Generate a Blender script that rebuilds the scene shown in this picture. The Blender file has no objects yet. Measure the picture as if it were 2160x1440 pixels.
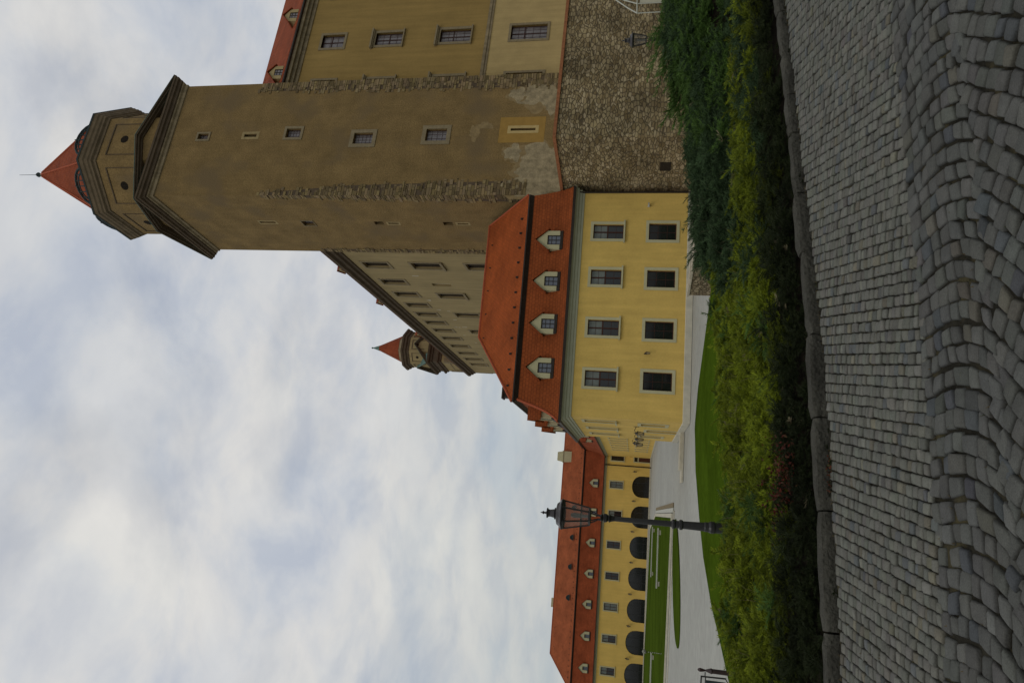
import bpy, math, random
import numpy as np
from mathutils import Vector, Matrix, noise as mnoise
random.seed(7); rng = np.random.default_rng(7)
R = math.radians
sc = bpy.context.scene
COL = sc.collection

# ------------------------------------------------------------------ camera
F_PX, PITCH, ROLL, EYE = 1408.855, 0.192, 0.041, 1.6
cp, sp = math.cos(PITCH), math.sin(PITCH)
fw = Vector((0, cp, sp)); up0 = Vector((0, -sp, cp)); rt0 = Vector((1, 0, 0))
rt = rt0*math.cos(ROLL) + up0*math.sin(ROLL)
up = -rt0*math.sin(ROLL) + up0*math.cos(ROLL)
cam = bpy.data.cameras.new('camera'); cam.sensor_width = 36; cam.lens = 36*F_PX/2160
cam.clip_start = 0.1; cam.clip_end = 6000
co = bpy.data.objects.new('camera', cam); COL.objects.link(co)
mx = Matrix.Identity(4)                      # the photographer held the camera on its side
for i, v in enumerate((-up, rt, -fw)):
    for j in range(3): mx[j][i] = v[j]
mx[0][3], mx[1][3], mx[2][3] = 0, 0, EYE
co.matrix_world = mx
sc.camera = co

# ------------------------------------------------------------------ world, sun, exposure
SUN_EL, SUN_AZ = R(48), R(-112)               # direction towards the sun, azimuth from +X
w = bpy.data.worlds.new('World'); sc.world = w; w.use_nodes = True
nt = w.node_tree; nt.nodes.clear()
def N(t, nt=nt, **k):
    n = nt.nodes.new(t)
    for a, b in k.items(): setattr(n, a, b)
    return n
def L(a, b, nt=nt): nt.links.new(a, b)
sky = N('ShaderNodeTexSky', sky_type='NISHITA', sun_disc=False, sun_elevation=SUN_EL, sun_rotation=R(90)-SUN_AZ, air_density=1.2, dust_density=1.5)
tc = N('ShaderNodeTexCoord')
sep = N('ShaderNodeSeparateXYZ'); L(tc.outputs['Generated'], sep.inputs[0])
az_ = N('ShaderNodeMath', operation='MAXIMUM'); L(sep.outputs[2], az_.inputs[0]); az_.inputs[1].default_value = 0.0
ad = N('ShaderNodeMath', operation='ADD'); L(az_.outputs[0], ad.inputs[0]); ad.inputs[1].default_value = 0.30
dx = N('ShaderNodeMath', operation='DIVIDE'); L(sep.outputs[0], dx.inputs[0]); L(ad.outputs[0], dx.inputs[1])
dy = N('ShaderNodeMath', operation='DIVIDE'); L(sep.outputs[1], dy.inputs[0]); L(ad.outputs[0], dy.inputs[1])
cmb = N('ShaderNodeCombineXYZ'); L(dx.outputs[0], cmb.inputs[0]); L(dy.outputs[0], cmb.inputs[1])
def wnoise(scale, detail, rough, off, dist=0.0):
    m = N('ShaderNodeMapping'); L(cmb.outputs[0], m.inputs[0]); m.inputs['Location'].default_value = off
    m.inputs['Rotation'].default_value = (0, 0, 0.5); m.inputs['Scale'].default_value = (1, 1.25, 1)
    n = N('ShaderNodeTexNoise'); L(m.outputs[0], n.inputs['Vector'])
    n.inputs['Scale'].default_value = scale; n.inputs['Detail'].default_value = detail
    n.inputs['Roughness'].default_value = rough; n.inputs['Distortion'].default_value = dist
    return n.outputs['Fac']
def wramp(src, stops):
    r = N('ShaderNodeValToRGB'); L(src, r.inputs[0]); e = r.color_ramp.elements
    while len(e) > 1: e.remove(e[0])
    e[0].position, e[0].color = stops[0][0], (*stops[0][1], 1)
    for p_, c_ in stops[1:]:
        q = e.new(p_); q.color = (*c_, 1)
    return r.outputs[0]
def wmix(a, b, f):
    m = N('ShaderNodeMix', data_type='RGBA'); L(a, m.inputs['A']); L(b, m.inputs['B'])
    if isinstance(f, float): m.inputs['Factor'].default_value = f
    else: L(f, m.inputs['Factor'])
    return m.outputs['Result']
big = wramp(wnoise(2.0, 7, .5, (3.1, .7, 0), .2), [(.30, (4.4, 4.8, 5.7)), (.44, (5.5, 5.8, 6.35)), (.55, (6.7, 6.65, 6.65)), (.68, (7.8, 7.7, 7.35))])
fine = wramp(wnoise(4.2, 9, .56, (9.4, 2.2, 0), .3), [(.38, (4.2, 4.7, 5.6)), (.46, (5.6, 5.9, 6.3)), (.54, (7.0, 6.95, 6.75)), (.66, (8.0, 7.85, 7.4))])
clouds = wmix(big, fine, .46)
gapf = N('ShaderNodeMapRange'); L(wnoise(2.6, 7, .55, (1.2, 5.5, 0), .3), gapf.inputs[0])
gapf.inputs[1].default_value = .34; gapf.inputs[2].default_value = .50; gapf.inputs[3].default_value = .78; gapf.inputs[4].default_value = 1.0
hz = N('ShaderNodeMapRange'); L(sep.outputs[2], hz.inputs[0]); hz.inputs[1].default_value = .02; hz.inputs[2].default_value = .42; hz.inputs[3].default_value = .62; hz.inputs[4].default_value = 0
low = N('ShaderNodeRGB'); low.outputs[0].default_value = (4.0, 4.45, 4.35, 1)      # thin greenish grey haze layer towards the horizon
clouds = wmix(clouds, low.outputs[0], hz.outputs[0])
skyc = wmix(sky.outputs[0], clouds, gapf.outputs[0])
bg = N('ShaderNodeBackground'); L(skyc, bg.inputs[0]); bg.inputs[1].default_value = .1
wo = N('ShaderNodeOutputWorld'); L(bg.outputs[0], wo.inputs[0])
sun = bpy.data.lights.new('sun', 'SUN'); sun.energy = .55; sun.angle = R(22); sun.color = (1, .95, .88)
so = bpy.data.objects.new('sun', sun); COL.objects.link(so)
sd = Vector((math.cos(SUN_EL)*math.cos(SUN_AZ), math.cos(SUN_EL)*math.sin(SUN_AZ), math.sin(SUN_EL)))
so.rotation_euler = sd.to_track_quat('Z', 'Y').to_euler(); so.location = (0, -40, 60)
sc.view_settings.view_transform = 'Standard'; sc.view_settings.look = 'None'
sc.view_settings.exposure = 0; sc.view_settings.gamma = 1

# ------------------------------------------------------------------ materials
def mat(name, col, rough=.85, var=.12, vs=1.5, streak=0, bump=.0, bs=20, spec=.12, metal=0, attr=None, fine=0, stain=None):
    m = bpy.data.materials.new(name); m.use_nodes = True; t = m.node_tree; t.nodes.clear()
    def n(k, **a):
        q = t.nodes.new(k)
        for x, y in a.items(): setattr(q, x, y)
        return q
    l = t.links.new
    b = n('ShaderNodeBsdfPrincipled'); o = n('ShaderNodeOutputMaterial'); l(b.outputs[0], o.inputs[0])
    b.inputs['Roughness'].default_value = rough; b.inputs['Specular IOR Level'].default_value = spec; b.inputs['Metallic'].default_value = metal
    tcn = n('ShaderNodeTexCoord')
    cur = None
    if attr:
        a = n('ShaderNodeAttribute', attribute_name=attr); cur = a.outputs['Color']
    else:
        rgb = n('ShaderNodeRGB'); rgb.outputs[0].default_value = (*col, 1); cur = rgb.outputs[0]
    def mod(cur, scale, amt, vec, detail=5, lo=.3, hi=.7):
        ns = n('ShaderNodeTexNoise'); l(vec, ns.inputs['Vector']); ns.inputs['Scale'].default_value = scale; ns.inputs['Detail'].default_value = detail; ns.inputs['Roughness'].default_value = .6
        mr = n('ShaderNodeMapRange'); l(ns.outputs['Fac'], mr.inputs[0]); mr.inputs[1].default_value = lo; mr.inputs[2].default_value = hi
        mr.inputs[3].default_value = 1-amt; mr.inputs[4].default_value = 1+amt
        v = n('ShaderNodeVectorMath', operation='SCALE'); l(cur, v.inputs[0]); l(mr.outputs[0], v.inputs['Scale'])
        return v.outputs[0]
    ob = tcn.outputs['Object']
    if var: cur = mod(cur, vs, var, ob)
    if fine: cur = mod(cur, vs*14, fine, ob, 3)
    if streak:
        mp = n('ShaderNodeMapping'); l(ob, mp.inputs[0]); mp.inputs['Scale'].default_value = (1.6, 1.6, .12)
        cur = mod(cur, 1.3, streak, mp.outputs[0], 6)
    if stain:
        ns = n('ShaderNodeTexNoise'); l(ob, ns.inputs['Vector']); ns.inputs['Scale'].default_value = stain[1]; ns.inputs['Detail'].default_value = 7
        mr = n('ShaderNodeMapRange'); l(ns.outputs['Fac'], mr.inputs[0]); mr.inputs[1].default_value = .52; mr.inputs[2].default_value = .66
        mxn = n('ShaderNodeMix', data_type='RGBA'); l(mr.outputs[0], mxn.inputs['Factor']); l(cur, mxn.inputs['A']); mxn.inputs['B'].default_value = (*stain[0], 1)
        cur = mxn.outputs['Result']
    l(cur, b.inputs['Base Color'])
    if bump:
        ns = n('ShaderNodeTexNoise'); l(ob, ns.inputs['Vector']); ns.inputs['Scale'].default_value = bs; ns.inputs['Detail'].default_value = 6
        bm = n('ShaderNodeBump'); bm.inputs['Strength'].default_value = bump; bm.inputs['Distance'].default_value = .05 if name != 'granite_setts' else .012; l(ns.outputs['Fac'], bm.inputs['Height']); l(bm.outputs[0], b.inputs['Normal'])
    return m
def tile_mat(name, c1, c2, mort, bw=.34, rh=.3):
    m = mat(name, c1, .85, 0, spec=.08); t = m.node_tree; l = t.links.new; b = [q for q in t.nodes if q.type == 'BSDF_PRINCIPLED'][0]
    tcn = t.nodes.new('ShaderNodeTexCoord')
    br = t.nodes.new('ShaderNodeTexBrick'); l(tcn.outputs['UV'], br.inputs['Vector']); br.inputs['Scale'].default_value = 1
    br.inputs['Color1'].default_value = (*c1, 1); br.inputs['Color2'].default_value = (*c2, 1); br.inputs['Mortar'].default_value = (*mort, 1)
    br.inputs['Mortar Size'].default_value = .022; br.inputs['Mortar Smooth'].default_value = .6; br.inputs['Brick Width'].default_value = bw; br.inputs['Row Height'].default_value = rh
    ns = t.nodes.new('ShaderNodeTexNoise'); l(tcn.outputs['UV'], ns.inputs['Vector']); ns.inputs['Scale'].default_value = .35; ns.inputs['Detail'].default_value = 9; ns.inputs['Roughness'].default_value = .65
    mr = t.nodes.new('ShaderNodeMapRange'); l(ns.outputs['Fac'], mr.inputs[0]); mr.inputs[1].default_value = .3; mr.inputs[2].default_value = .7; mr.inputs[3].default_value = .72; mr.inputs[4].default_value = 1.25
    v = t.nodes.new('ShaderNodeVectorMath'); v.operation = 'SCALE'; l(br.outputs['Color'], v.inputs[0]); l(mr.outputs[0], v.inputs['Scale'])
    l(v.outputs[0], b.inputs['Base Color'])
    bm = t.nodes.new('ShaderNodeBump'); bm.invert = True; bm.inputs['Strength'].default_value = .6; bm.inputs['Distance'].default_value = .04; l(br.outputs['Fac'], bm.inputs['Height']); l(bm.outputs[0], b.inputs['Normal'])
    return m
def rubble_mat(name, sx, sz, tones, mort):
    m = mat(name, (1, 1, 1), .9, 0); t = m.node_tree; l = t.links.new; b = [q for q in t.nodes if q.type == 'BSDF_PRINCIPLED'][0]
    def n(k, **a):
        q = t.nodes.new(k)
        for x, y in a.items(): setattr(q, x, y)
        return q
    tcn = n('ShaderNodeTexCoord'); mp = n('ShaderNodeMapping'); l(tcn.outputs['UV'], mp.inputs[0]); mp.inputs['Scale'].default_value = (sx, sz, 1)
    wn = n('ShaderNodeTexNoise'); l(mp.outputs[0], wn.inputs['Vector']); wn.inputs['Scale'].default_value = .7; wn.inputs['Detail'].default_value = 3
    wm = n('ShaderNodeVectorMath', operation='MULTIPLY_ADD'); l(wn.outputs['Color'], wm.inputs[0]); wm.inputs[1].default_value = (.75, .5, 0); l(mp.outputs[0], wm.inputs[2])
    vo = n('ShaderNodeTexVoronoi'); l(wm.outputs[0], vo.inputs['Vector']); vo.inputs['Randomness'].default_value = .78; vo.inputs['Scale'].default_value = 1
    ve = n('ShaderNodeTexVoronoi', feature='DISTANCE_TO_EDGE'); l(wm.outputs[0], ve.inputs['Vector']); ve.inputs['Randomness'].default_value = .78; ve.inputs['Scale'].default_value = 1
    sp_ = n('ShaderNodeSeparateColor'); l(vo.outputs['Color'], sp_.inputs[0])
    rp = n('ShaderNodeValToRGB'); l(sp_.outputs[0], rp.inputs[0]); e = rp.color_ramp.elements
    e[0].color = (*tones[0], 1); e[1].color = (*tones[-1], 1)
    for k, tn in enumerate(tones[1:-1]): q = e.new((k+1)/(len(tones)-1)); q.color = (*tn, 1)
    mr = n('ShaderNodeMapRange'); l(ve.outputs['Distance'], mr.inputs[0]); mr.inputs[1].default_value = .015; mr.inputs[2].default_value = .09
    mi = n('ShaderNodeMix', data_type='RGBA'); l(mr.outputs[0], mi.inputs['Factor']); mi.inputs['A'].default_value = (*mort, 1); l(rp.outputs[0], mi.inputs['B'])
    n2 = n('ShaderNodeTexNoise'); l(tcn.outputs['UV'], n2.inputs['Vector']); n2.inputs['Scale'].default_value = .35; n2.inputs['Detail'].default_value = 8
    m2 = n('ShaderNodeMapRange'); l(n2.outputs['Fac'], m2.inputs[0]); m2.inputs[1].default_value = .3; m2.inputs[2].default_value = .7; m2.inputs[3].default_value = .62; m2.inputs[4].default_value = 1.35
    sv = n('ShaderNodeVectorMath', operation='SCALE'); l(mi.outputs['Result'], sv.inputs[0]); l(m2.outputs[0], sv.inputs['Scale'])
    l(sv.outputs[0], b.inputs['Base Color'])
    n3 = n('ShaderNodeTexNoise'); l(tcn.outputs['UV'], n3.inputs['Vector']); n3.inputs['Scale'].default_value = 18
    ma = n('ShaderNodeMath', operation='MULTIPLY_ADD'); l(n3.outputs['Fac'], ma.inputs[0]); ma.inputs[1].default_value = .25; l(mr.outputs[0], ma.inputs[2])
    bm = n('ShaderNodeBump'); bm.inputs['Strength'].default_value = .8; bm.inputs['Distance'].default_value = .08; l(ma.outputs[0], bm.inputs['Height']); l(bm.outputs[0], b.inputs['Normal'])
    return m
M = {}
M['yellow'] = mat('yellow_plaster', (.55, .38, .105), .9, .09, .45, .09, .15, 30, fine=.05)
M['yellow_far'] = mat('yellow_plaster_far', (.60, .41, .11), .9, .08, .3, .06)
M['cream'] = mat('cream_trim', (.41, .38, .23), .8, .06, 2, .05)
M['greytrim'] = mat('grey_green_cornice', (.34, .34, .24), .8, .06, 2)
M['plinth'] = mat('pale_plinth_stone', (.46, .43, .34), .9, .12, 1.5, .06, .2, 25)
M['tower'] = mat('ochre_tower_plaster', (.182, .122, .050), .95, .18, .5, .07, .9, 7, fine=.22, stain=((.150, .105, .052), .22))
M['palace'] = mat('palace_ochre_plaster', (.25, .168, .056), .92, .09, .3, .12, .2, 12, fine=.05)
M['palace_low'] = mat('palace_pale_plaster', (.35, .26, .115), .92, .10, .5, .10, .2, 12, fine=.05)
M['palace_west'] = mat('palace_west_plaster', (.26, .20, .098), .92, .10, .3, .14)
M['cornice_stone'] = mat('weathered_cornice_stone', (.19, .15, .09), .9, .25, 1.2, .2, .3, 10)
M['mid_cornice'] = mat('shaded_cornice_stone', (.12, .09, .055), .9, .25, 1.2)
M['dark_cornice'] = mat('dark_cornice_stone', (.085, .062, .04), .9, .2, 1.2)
M['stone'] = mat('window_surround_stone', (.20, .16, .095), .9, .15, 3, .05, .2, 20)
M['palestone'] = mat('pale_stone', (.40, .35, .26), .9, .15, 3)
M['quoin'] = mat('rough_quoin_stone', (.22, .18, .11), .95, 0, 3, 0, .5, 14, attr='Col')
M['patch_pale'] = mat('bare_render_patch', (.26, .21, .125), .95, .35, 1.6, .15, .8, 7, fine=.2)
M['patch_faint'] = mat('faded_render_patch', (.215, .155, .075), .95, .25, 1.8, .1, .4, 9, fine=.15)
M['patch_dim'] = mat('worn_slit_surround', (.27, .205, .10), .95, .2, 2)
M['frame_ochre'] = mat('pale_ochre_frame', (.40, .30, .13), .95, .1, 2)
M['patch_ochre'] = mat('fresh_ochre_patch', (.28, .17, .045), .9, .1, 1.5)
M['tile_near'] = tile_mat('orange_clay_tiles', (.225, .055, .015), (.19, .047, .013), (.13, .032, .011))
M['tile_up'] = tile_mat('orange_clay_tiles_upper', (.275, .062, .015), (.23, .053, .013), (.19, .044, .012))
M['tile_far'] = tile_mat('red_clay_tiles_far', (.24, .055, .020), (.20, .046, .017), (.15, .035, .014), .5, .45)
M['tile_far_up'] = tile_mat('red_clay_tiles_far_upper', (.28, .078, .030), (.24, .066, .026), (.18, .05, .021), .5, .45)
M['spire'] = tile_mat('spire_clay_tiles', (.23, .055, .022), (.20, .047, .02), (.15, .036, .018), .5, .45)
M['ridge'] = mat('ridge_tiles', (.30, .07, .03), .8, .2, 6)
M['darkmetal'] = mat('dark_gutter_metal', (.035, .028, .022), .5, .2, 4, metal=.3)
M['dormface'] = mat('old_cream_dormer_wall', (.33, .26, .13), .9, .1, 2)
M['copper'] = mat('green_copper', (.10, .155, .13), .7, .25, 2)
M['darkcopper'] = mat('dark_copper', (.03, .042, .042), .6, .25, 2)
M['glass'] = mat('window_glass', (.012, .013, .014), .06, .3, .8, spec=.5)
M['glass_dorm'] = mat('dormer_glass', (.09, .10, .125), .12, .15, 1.2, spec=.6)
M['glass_red'] = mat('old_glass', (.13, .115, .115), .25, .35, 1.6, spec=.5)
M['curtain'] = mat('pale_blind', (.12, .135, .12), .3, .25, 2, spec=.5)
M['woodframe'] = mat('brown_window_wood', (.055, .024, .017), .6, .2, 4)
M['woodframe_old'] = mat('red_brown_window_wood', (.045, .022, .018), .6, .2, 4)
M['door'] = mat('brown_door', (.075, .028, .016), .6, .15, 3)
M['black'] = mat('black_cast_iron', (.012, .011, .010), .45, .25, 6, spec=.5)
M['lampcap'] = mat('dark_lantern_sheet', (.035, .032, .032), .35, .4, 9, spec=.5, metal=.3)
M['redblack'] = mat('rusty_cast_iron', (.03, .013, .011), .5, .3, 6, spec=.5)
M['white'] = mat('white_paint', (.42, .42, .36), .6, .05, 3)
M['gravel'] = mat('pale_gravel', (.34, .34, .305), .95, .09, .12, 0, .25, 60, fine=.10)
M['lawn'] = mat('mown_grass', (.046, .077, .006), .95, .24, .22, 0, .5, 60, fine=.2, spec=0)
M['lawn_far'] = mat('parterre_grass', (.046, .073, .008), .95, .26, .12, 0, 0, 60, fine=.15, spec=0)
M['soil'] = mat('dark_soil', (.016, .012, .008), 1, .5, 6, 0, .6, 30, fine=.3)
M['sett'] = mat('granite_setts', (.1, .1, .1), .8, .16, 9, 0, .6, 90, attr='Col', fine=.2, spec=.2)
M['joint'] = mat('sett_joint_dirt', (.022, .02, .014), 1, .5, 5, 0, .5, 60, stain=((.07, .06, .03), 3.0))
M['kerb'] = mat('kerb_granite', (.052, .050, .040), .85, .3, 3.0, 0, .8, 22, fine=.22)
M['rubble'] = rubble_mat('rubble_masonry', 2.1, 4.4, [(.16, .115, .055), (.23, .172, .09), (.33, .26, .145), (.20, .145, .075), (.37, .295, .18), (.27, .21, .11)], (.105, .08, .048))
M['lowstone'] = rubble_mat('low_wall_masonry', 4, 5, [(.20, .145, .09), (.30, .235, .14), (.38, .30, .19)], (.13, .10, .06))
M['coping'] = mat('red_brick_coping', (.27, .11, .05), .9, .25, 5)
def foliage_mat(name):
    m = mat(name, (1, 1, 1), .75, 0, attr='Col', spec=.15); t = m.node_tree
    b = [q for q in t.nodes if q.type == 'BSDF_PRINCIPLED'][0]; o = [q for q in t.nodes if q.type == 'OUTPUT_MATERIAL'][0]
    a = t.nodes.new('ShaderNodeAttribute'); a.attribute_name = 'Col'
    tr = t.nodes.new('ShaderNodeBsdfTranslucent'); t.links.new(a.outputs['Color'], tr.inputs[0])
    ms = t.nodes.new('ShaderNodeMixShader'); ms.inputs[0].default_value = .15
    t.links.new(b.outputs[0], ms.inputs[1]); t.links.new(tr.outputs[0], ms.inputs[2]); t.links.new(ms.outputs[0], o.inputs[0])
    return m
M['leaf'] = foliage_mat('juniper_foliage')
M['lampglass'] = mat('frosted_lamp_glass', (.25, .22, .19), .2, .2, 3, spec=.5)
g = M['lampglass'].node_tree; b_ = [q for q in g.nodes if q.type == 'BSDF_PRINCIPLED'][0]; b_.inputs['Alpha'].default_value = .3

# ------------------------------------------------------------------ mesh builder
def offpoly(poly, d):
    """offset a counter-clockwise convex polygon outwards by d"""
    n = len(poly); out = []
    for i in range(n):
        p0, p1, p2 = Vector(poly[i-1]), Vector(poly[i]), Vector(poly[(i+1) % n])
        a = (p1-p0).normalized(); b = (p2-p1).normalized()
        na = Vector((a.y, -a.x)); nb = Vector((b.y, -b.x))
        k = d/(1+na.dot(nb)); out.append(tuple(p1+(na+nb)*k))
    return out
def rect(x0, x1, y0, y1): return [(x0, y0), (x1, y0), (x1, y1), (x0, y1)]
class MB:
    def __init__(s, xf=None): s.v = []; s.f = []; s.xf = xf or Matrix.Identity(4); s.c = None
    def add(s, vs, fs, cols=None):
        b = len(s.v); s.v += [tuple(s.xf @ Vector(p)) for p in vs]; s.f += [tuple(b+i for i in f) for f in fs]
        if cols is not None:
            if s.c is None: s.c = []
            s.c += cols
        return s
    def box(s, x0, x1, y0, y1, z0, z1, col=None):
        vs = [(x, y, z) for z in (z0, z1) for x, y in ((x0, y0), (x1, y0), (x1, y1), (x0, y1))]
        return s.add(vs, [(3, 2, 1, 0), (4, 5, 6, 7), (0, 1, 5, 4), (1, 2, 6, 5), (2, 3, 7, 6), (3, 0, 4, 7)], [col]*8 if col else None)
    def rings(s, rs, cap0=False, cap1=False, closed=True):
        n = len(rs[0]); vs = [p for r_ in rs for p in r_]; fs = []
        for k in range(len(rs)-1):
            for i in range(n if closed else n-1):
                j = (i+1) % n; fs.append((k*n+i, k*n+j, (k+1)*n+j, (k+1)*n+i))
        if cap0: fs.append(tuple(range(n-1, -1, -1)))
        if cap1: fs.append(tuple((len(rs)-1)*n+i for i in range(n)))
        return s.add(vs, fs)
    def loft(s, poly, prof, cap0=False, cap1=False):
        return s.rings([[(*p, z) for p in offpoly(poly, o)] for o, z in prof], cap0, cap1)
    def lathe(s, cx, cy, prof, n=16, cap=True):
        return s.rings([[(cx+r_*math.cos(2*math.pi*i/n), cy+r_*math.sin(2*math.pi*i/n), z) for i in range(n)] for r_, z in prof], cap, cap)
    def tube(s, pts, r_, n=6):
        pts = [Vector(p) for p in pts]; rs = []
        rr = r_ if isinstance(r_, (list, tuple)) else [r_]*len(pts)
        for i, p in enumerate(pts):
            d = (pts[min(i+1, len(pts)-1)]-pts[max(i-1, 0)]).normalized()
            a = d.orthogonal().normalized() if i == 0 else (a-d*a.dot(d)).normalized()
            b = d.cross(a)
            rs.append([tuple(p+(a*math.cos(2*math.pi*k/n)+b*math.sin(2*math.pi*k/n))*rr[i]) for k in range(n)])
        return s.rings(rs, True, True)
    def wall(s, x0, x1, z0, z1, holes, depth=.3):
        """wall in the plane y=0 facing -y, with rectangular holes (xa,xb,za,zb) and their reveals"""
        xs = sorted({x0, x1, *[h[0] for h in holes], *[h[1] for h in holes]}); zs = sorted({z0, z1, *[h[2] for h in holes], *[h[3] for h in holes]})
        xs = [x for x in xs if x0 <= x <= x1]; zs = [z for z in zs if z0 <= z <= z1]
        vs = [(x, 0, z) for z in zs for x in xs]; nx = len(xs); fs = []
        for j in range(len(zs)-1):
            for i in range(nx-1):
                mx_, mz = (xs[i]+xs[i+1])/2, (zs[j]+zs[j+1])/2
                if any(h[0] < mx_ < h[1] and h[2] < mz < h[3] for h in holes): continue
                fs.append((j*nx+i, j*nx+i+1, (j+1)*nx+i+1, (j+1)*nx+i))
        s.add(vs, fs)
        for a, b, c, d in holes:
            s.add([(a, 0, c), (b, 0, c), (b, 0, d), (a, 0, d), (a, depth, c), (b, depth, c), (b, depth, d), (a, depth, d)],
                  [(0, 1, 5, 4), (1, 2, 6, 5), (2, 3, 7, 6), (3, 0, 4, 7)])
        return s
    def build(s, name, m, parent=None, loc=None, rotz=0, smooth=False):
        me = bpy.data.meshes.new(name); me.from_pydata(s.v, [], s.f); me.update()
        me.materials.append(m)
        uv = me.uv_layers.new(name='UVMap'); dat = np.empty(len(me.loops)*2, 'f')
        for p in me.polygons:
            n = p.normal
            if abs(n.z) > .97: t = Vector((1, 0, 0)); b = Vector((0, 1, 0))
            else: t = Vector((-n.y, n.x, 0)).normalized(); b = n.cross(t)
            for li in p.loop_indices:
                q = me.vertices[me.loops[li].vertex_index].co; dat[2*li] = q.dot(t); dat[2*li+1] = q.dot(b)
        uv.data.foreach_set('uv', dat)
        if s.c is not None:
            ca = me.color_attributes.new('Col', 'FLOAT_COLOR', 'POINT'); ca.data.foreach_set('color', np.array([(*c, 1) for c in s.c], 'f').ravel())
        if smooth: me.polygons.foreach_set('use_smooth', [True]*len(me.polygons))
        o = bpy.data.objects.new(name, me); COL.objects.link(o)
        if parent: o.parent = parent
        if loc: o.location = loc
        if rotz: o.rotation_euler = (0, 0, rotz)
        return o
def np_mesh(name, V, Fc, m, cols=None, parent=None, quads=True, smooth=False):
    me = bpy.data.meshes.new(name); k = Fc.shape[1]
    me.vertices.add(len(V)); me.vertices.foreach_set('co', V.astype('f').ravel())
    me.loops.add(Fc.size); me.loops.foreach_set('vertex_index', Fc.astype('i').ravel())
    me.polygons.add(len(Fc)); me.polygons.foreach_set('loop_start', np.arange(0, Fc.size, k, dtype='i'))
    if smooth: me.polygons.foreach_set('use_smooth', np.ones(len(Fc), bool))
    me.materials.append(m); me.update(calc_edges=True); me.validate()
    if cols is not None:
        ca = me.color_attributes.new('Col', 'FLOAT_COLOR', 'POINT'); c4 = np.ones((len(V), 4), 'f'); c4[:, :3] = cols; ca.data.foreach_set('color', c4.ravel())
    o = bpy.data.objects.new(name, me); COL.objects.link(o)
    if parent: o.parent = parent
    return o
def thing(name, label, cat, loc=(0, 0, 0), rotz=0, group=None):
    o = bpy.data.objects.new(name, None); COL.objects.link(o); o.empty_display_size = .3
    o.location = loc; o.rotation_euler = (0, 0, rotz); return tag(o, label, cat, group)
def tag(o, label, cat, group=None, kind=None):
    if label: o['label'] = label
    if cat: o['category'] = cat
    if group: o['group'] = group
    if kind: o['kind'] = kind
    return o
def struct(o, label=None):
    o['kind'] = 'structure'
    if label: o['label'] = label
    return o
def dup(o, parent, loc=None, rotz=None):
    c = o.copy(); COL.objects.link(c); c.parent = parent
    if loc is not None: c.location = loc
    if rotz is not None: c.rotation_euler = (0, 0, rotz)
    for ch in list(o.children):
        d = ch.copy(); COL.objects.link(d); d.parent = c
    return c
def Ud(a): return Vector((math.cos(R(a)), math.sin(R(a)), 0))

# ------------------------------------------------------------------ window prototypes (front plane y=0, origin at opening's bottom centre)
def window(parent, w_, h_, set_=.22, bars=(2, 3), transom=None, surround=.28, proj=.05, sur_m='cream', frame_m='woodframe', glass='glass', sill=True, hood=False, blind=None, bt=.028, ft=.07, name='window', sill_h=.13):
    f = MB()
    hw = w_/2
    f.box(-hw, -hw+ft, set_-.03, set_+.04, 0, h_).box(hw-ft, hw, set_-.03, set_+.04, 0, h_)
    f.box(-hw+ft, hw-ft, set_-.03, set_+.04, 0, ft).box(-hw+ft, hw-ft, set_-.03, set_+.04, h_-ft, h_)
    if transom:
        f.box(-hw+ft, hw-ft, set_-.045, set_+.04, transom-.05, transom+.05)
        f.box(-.05, .05, set_-.05, set_+.04, ft, transom-.05); f.box(-.05, .05, set_-.05, set_+.04, transom+.05, h_-ft)
    nx, nz = bars
    for i in range(1, nx):
        x = -hw+i*w_/nx
        if transom and abs(x) < .06: continue
        f.box(x-bt/2, x+bt/2, set_-.02, set_+.02, ft, h_-ft)
    for j in range(1, nz):
        z = j*h_/nz
        if transom and abs(z-transom) < .12: continue
        f.box(-hw+ft, hw-ft, set_-.018, set_+.018, z-bt/2, z+bt/2)
    o = f.build(name, M[frame_m], parent)
    MB().add([(-hw, set_, 0), (hw, set_, 0), (hw, set_, h_), (-hw, set_, h_)], [(0, 1, 2, 3)]).build('pane', M[glass], o)
    if blind:
        MB().add([(-hw+ft, set_-.006, blind), (hw-ft, set_-.006, blind), (hw-ft, set_-.006, h_-ft), (-hw+ft, set_-.006, h_-ft)], [(0, 1, 2, 3)]).build('blind', M['curtain'], o)
    if surround:
        s = surround; q = MB()
        q.box(-hw-s, -hw, -proj, .004, -s*(0 if sill else 1), h_+s).box(hw, hw+s, -proj, .004, -s*(0 if sill else 1), h_+s).box(-hw, hw, -proj, .004, h_, h_+s)
        if not sill: q.box(-hw, hw, -proj, .004, -s, 0)
        q.build('surround', M[sur_m], o)
    if sill:
        s = surround+.1
        MB().box(-hw-s, hw+s, -proj-.14, .003, -sill_h, -.001).build('sill', M[sur_m], o)
    if hood:
        s = surround+.16
        MB().box(-hw-s, hw+s, -.34, .004, h_+surround+.02, h_+surround+.2).box(-hw-s+.06, hw+s-.06, -.22, .004, h_+surround-.1, h_+surround+.02).build('hood', M[sur_m], o)
    return o

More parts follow.
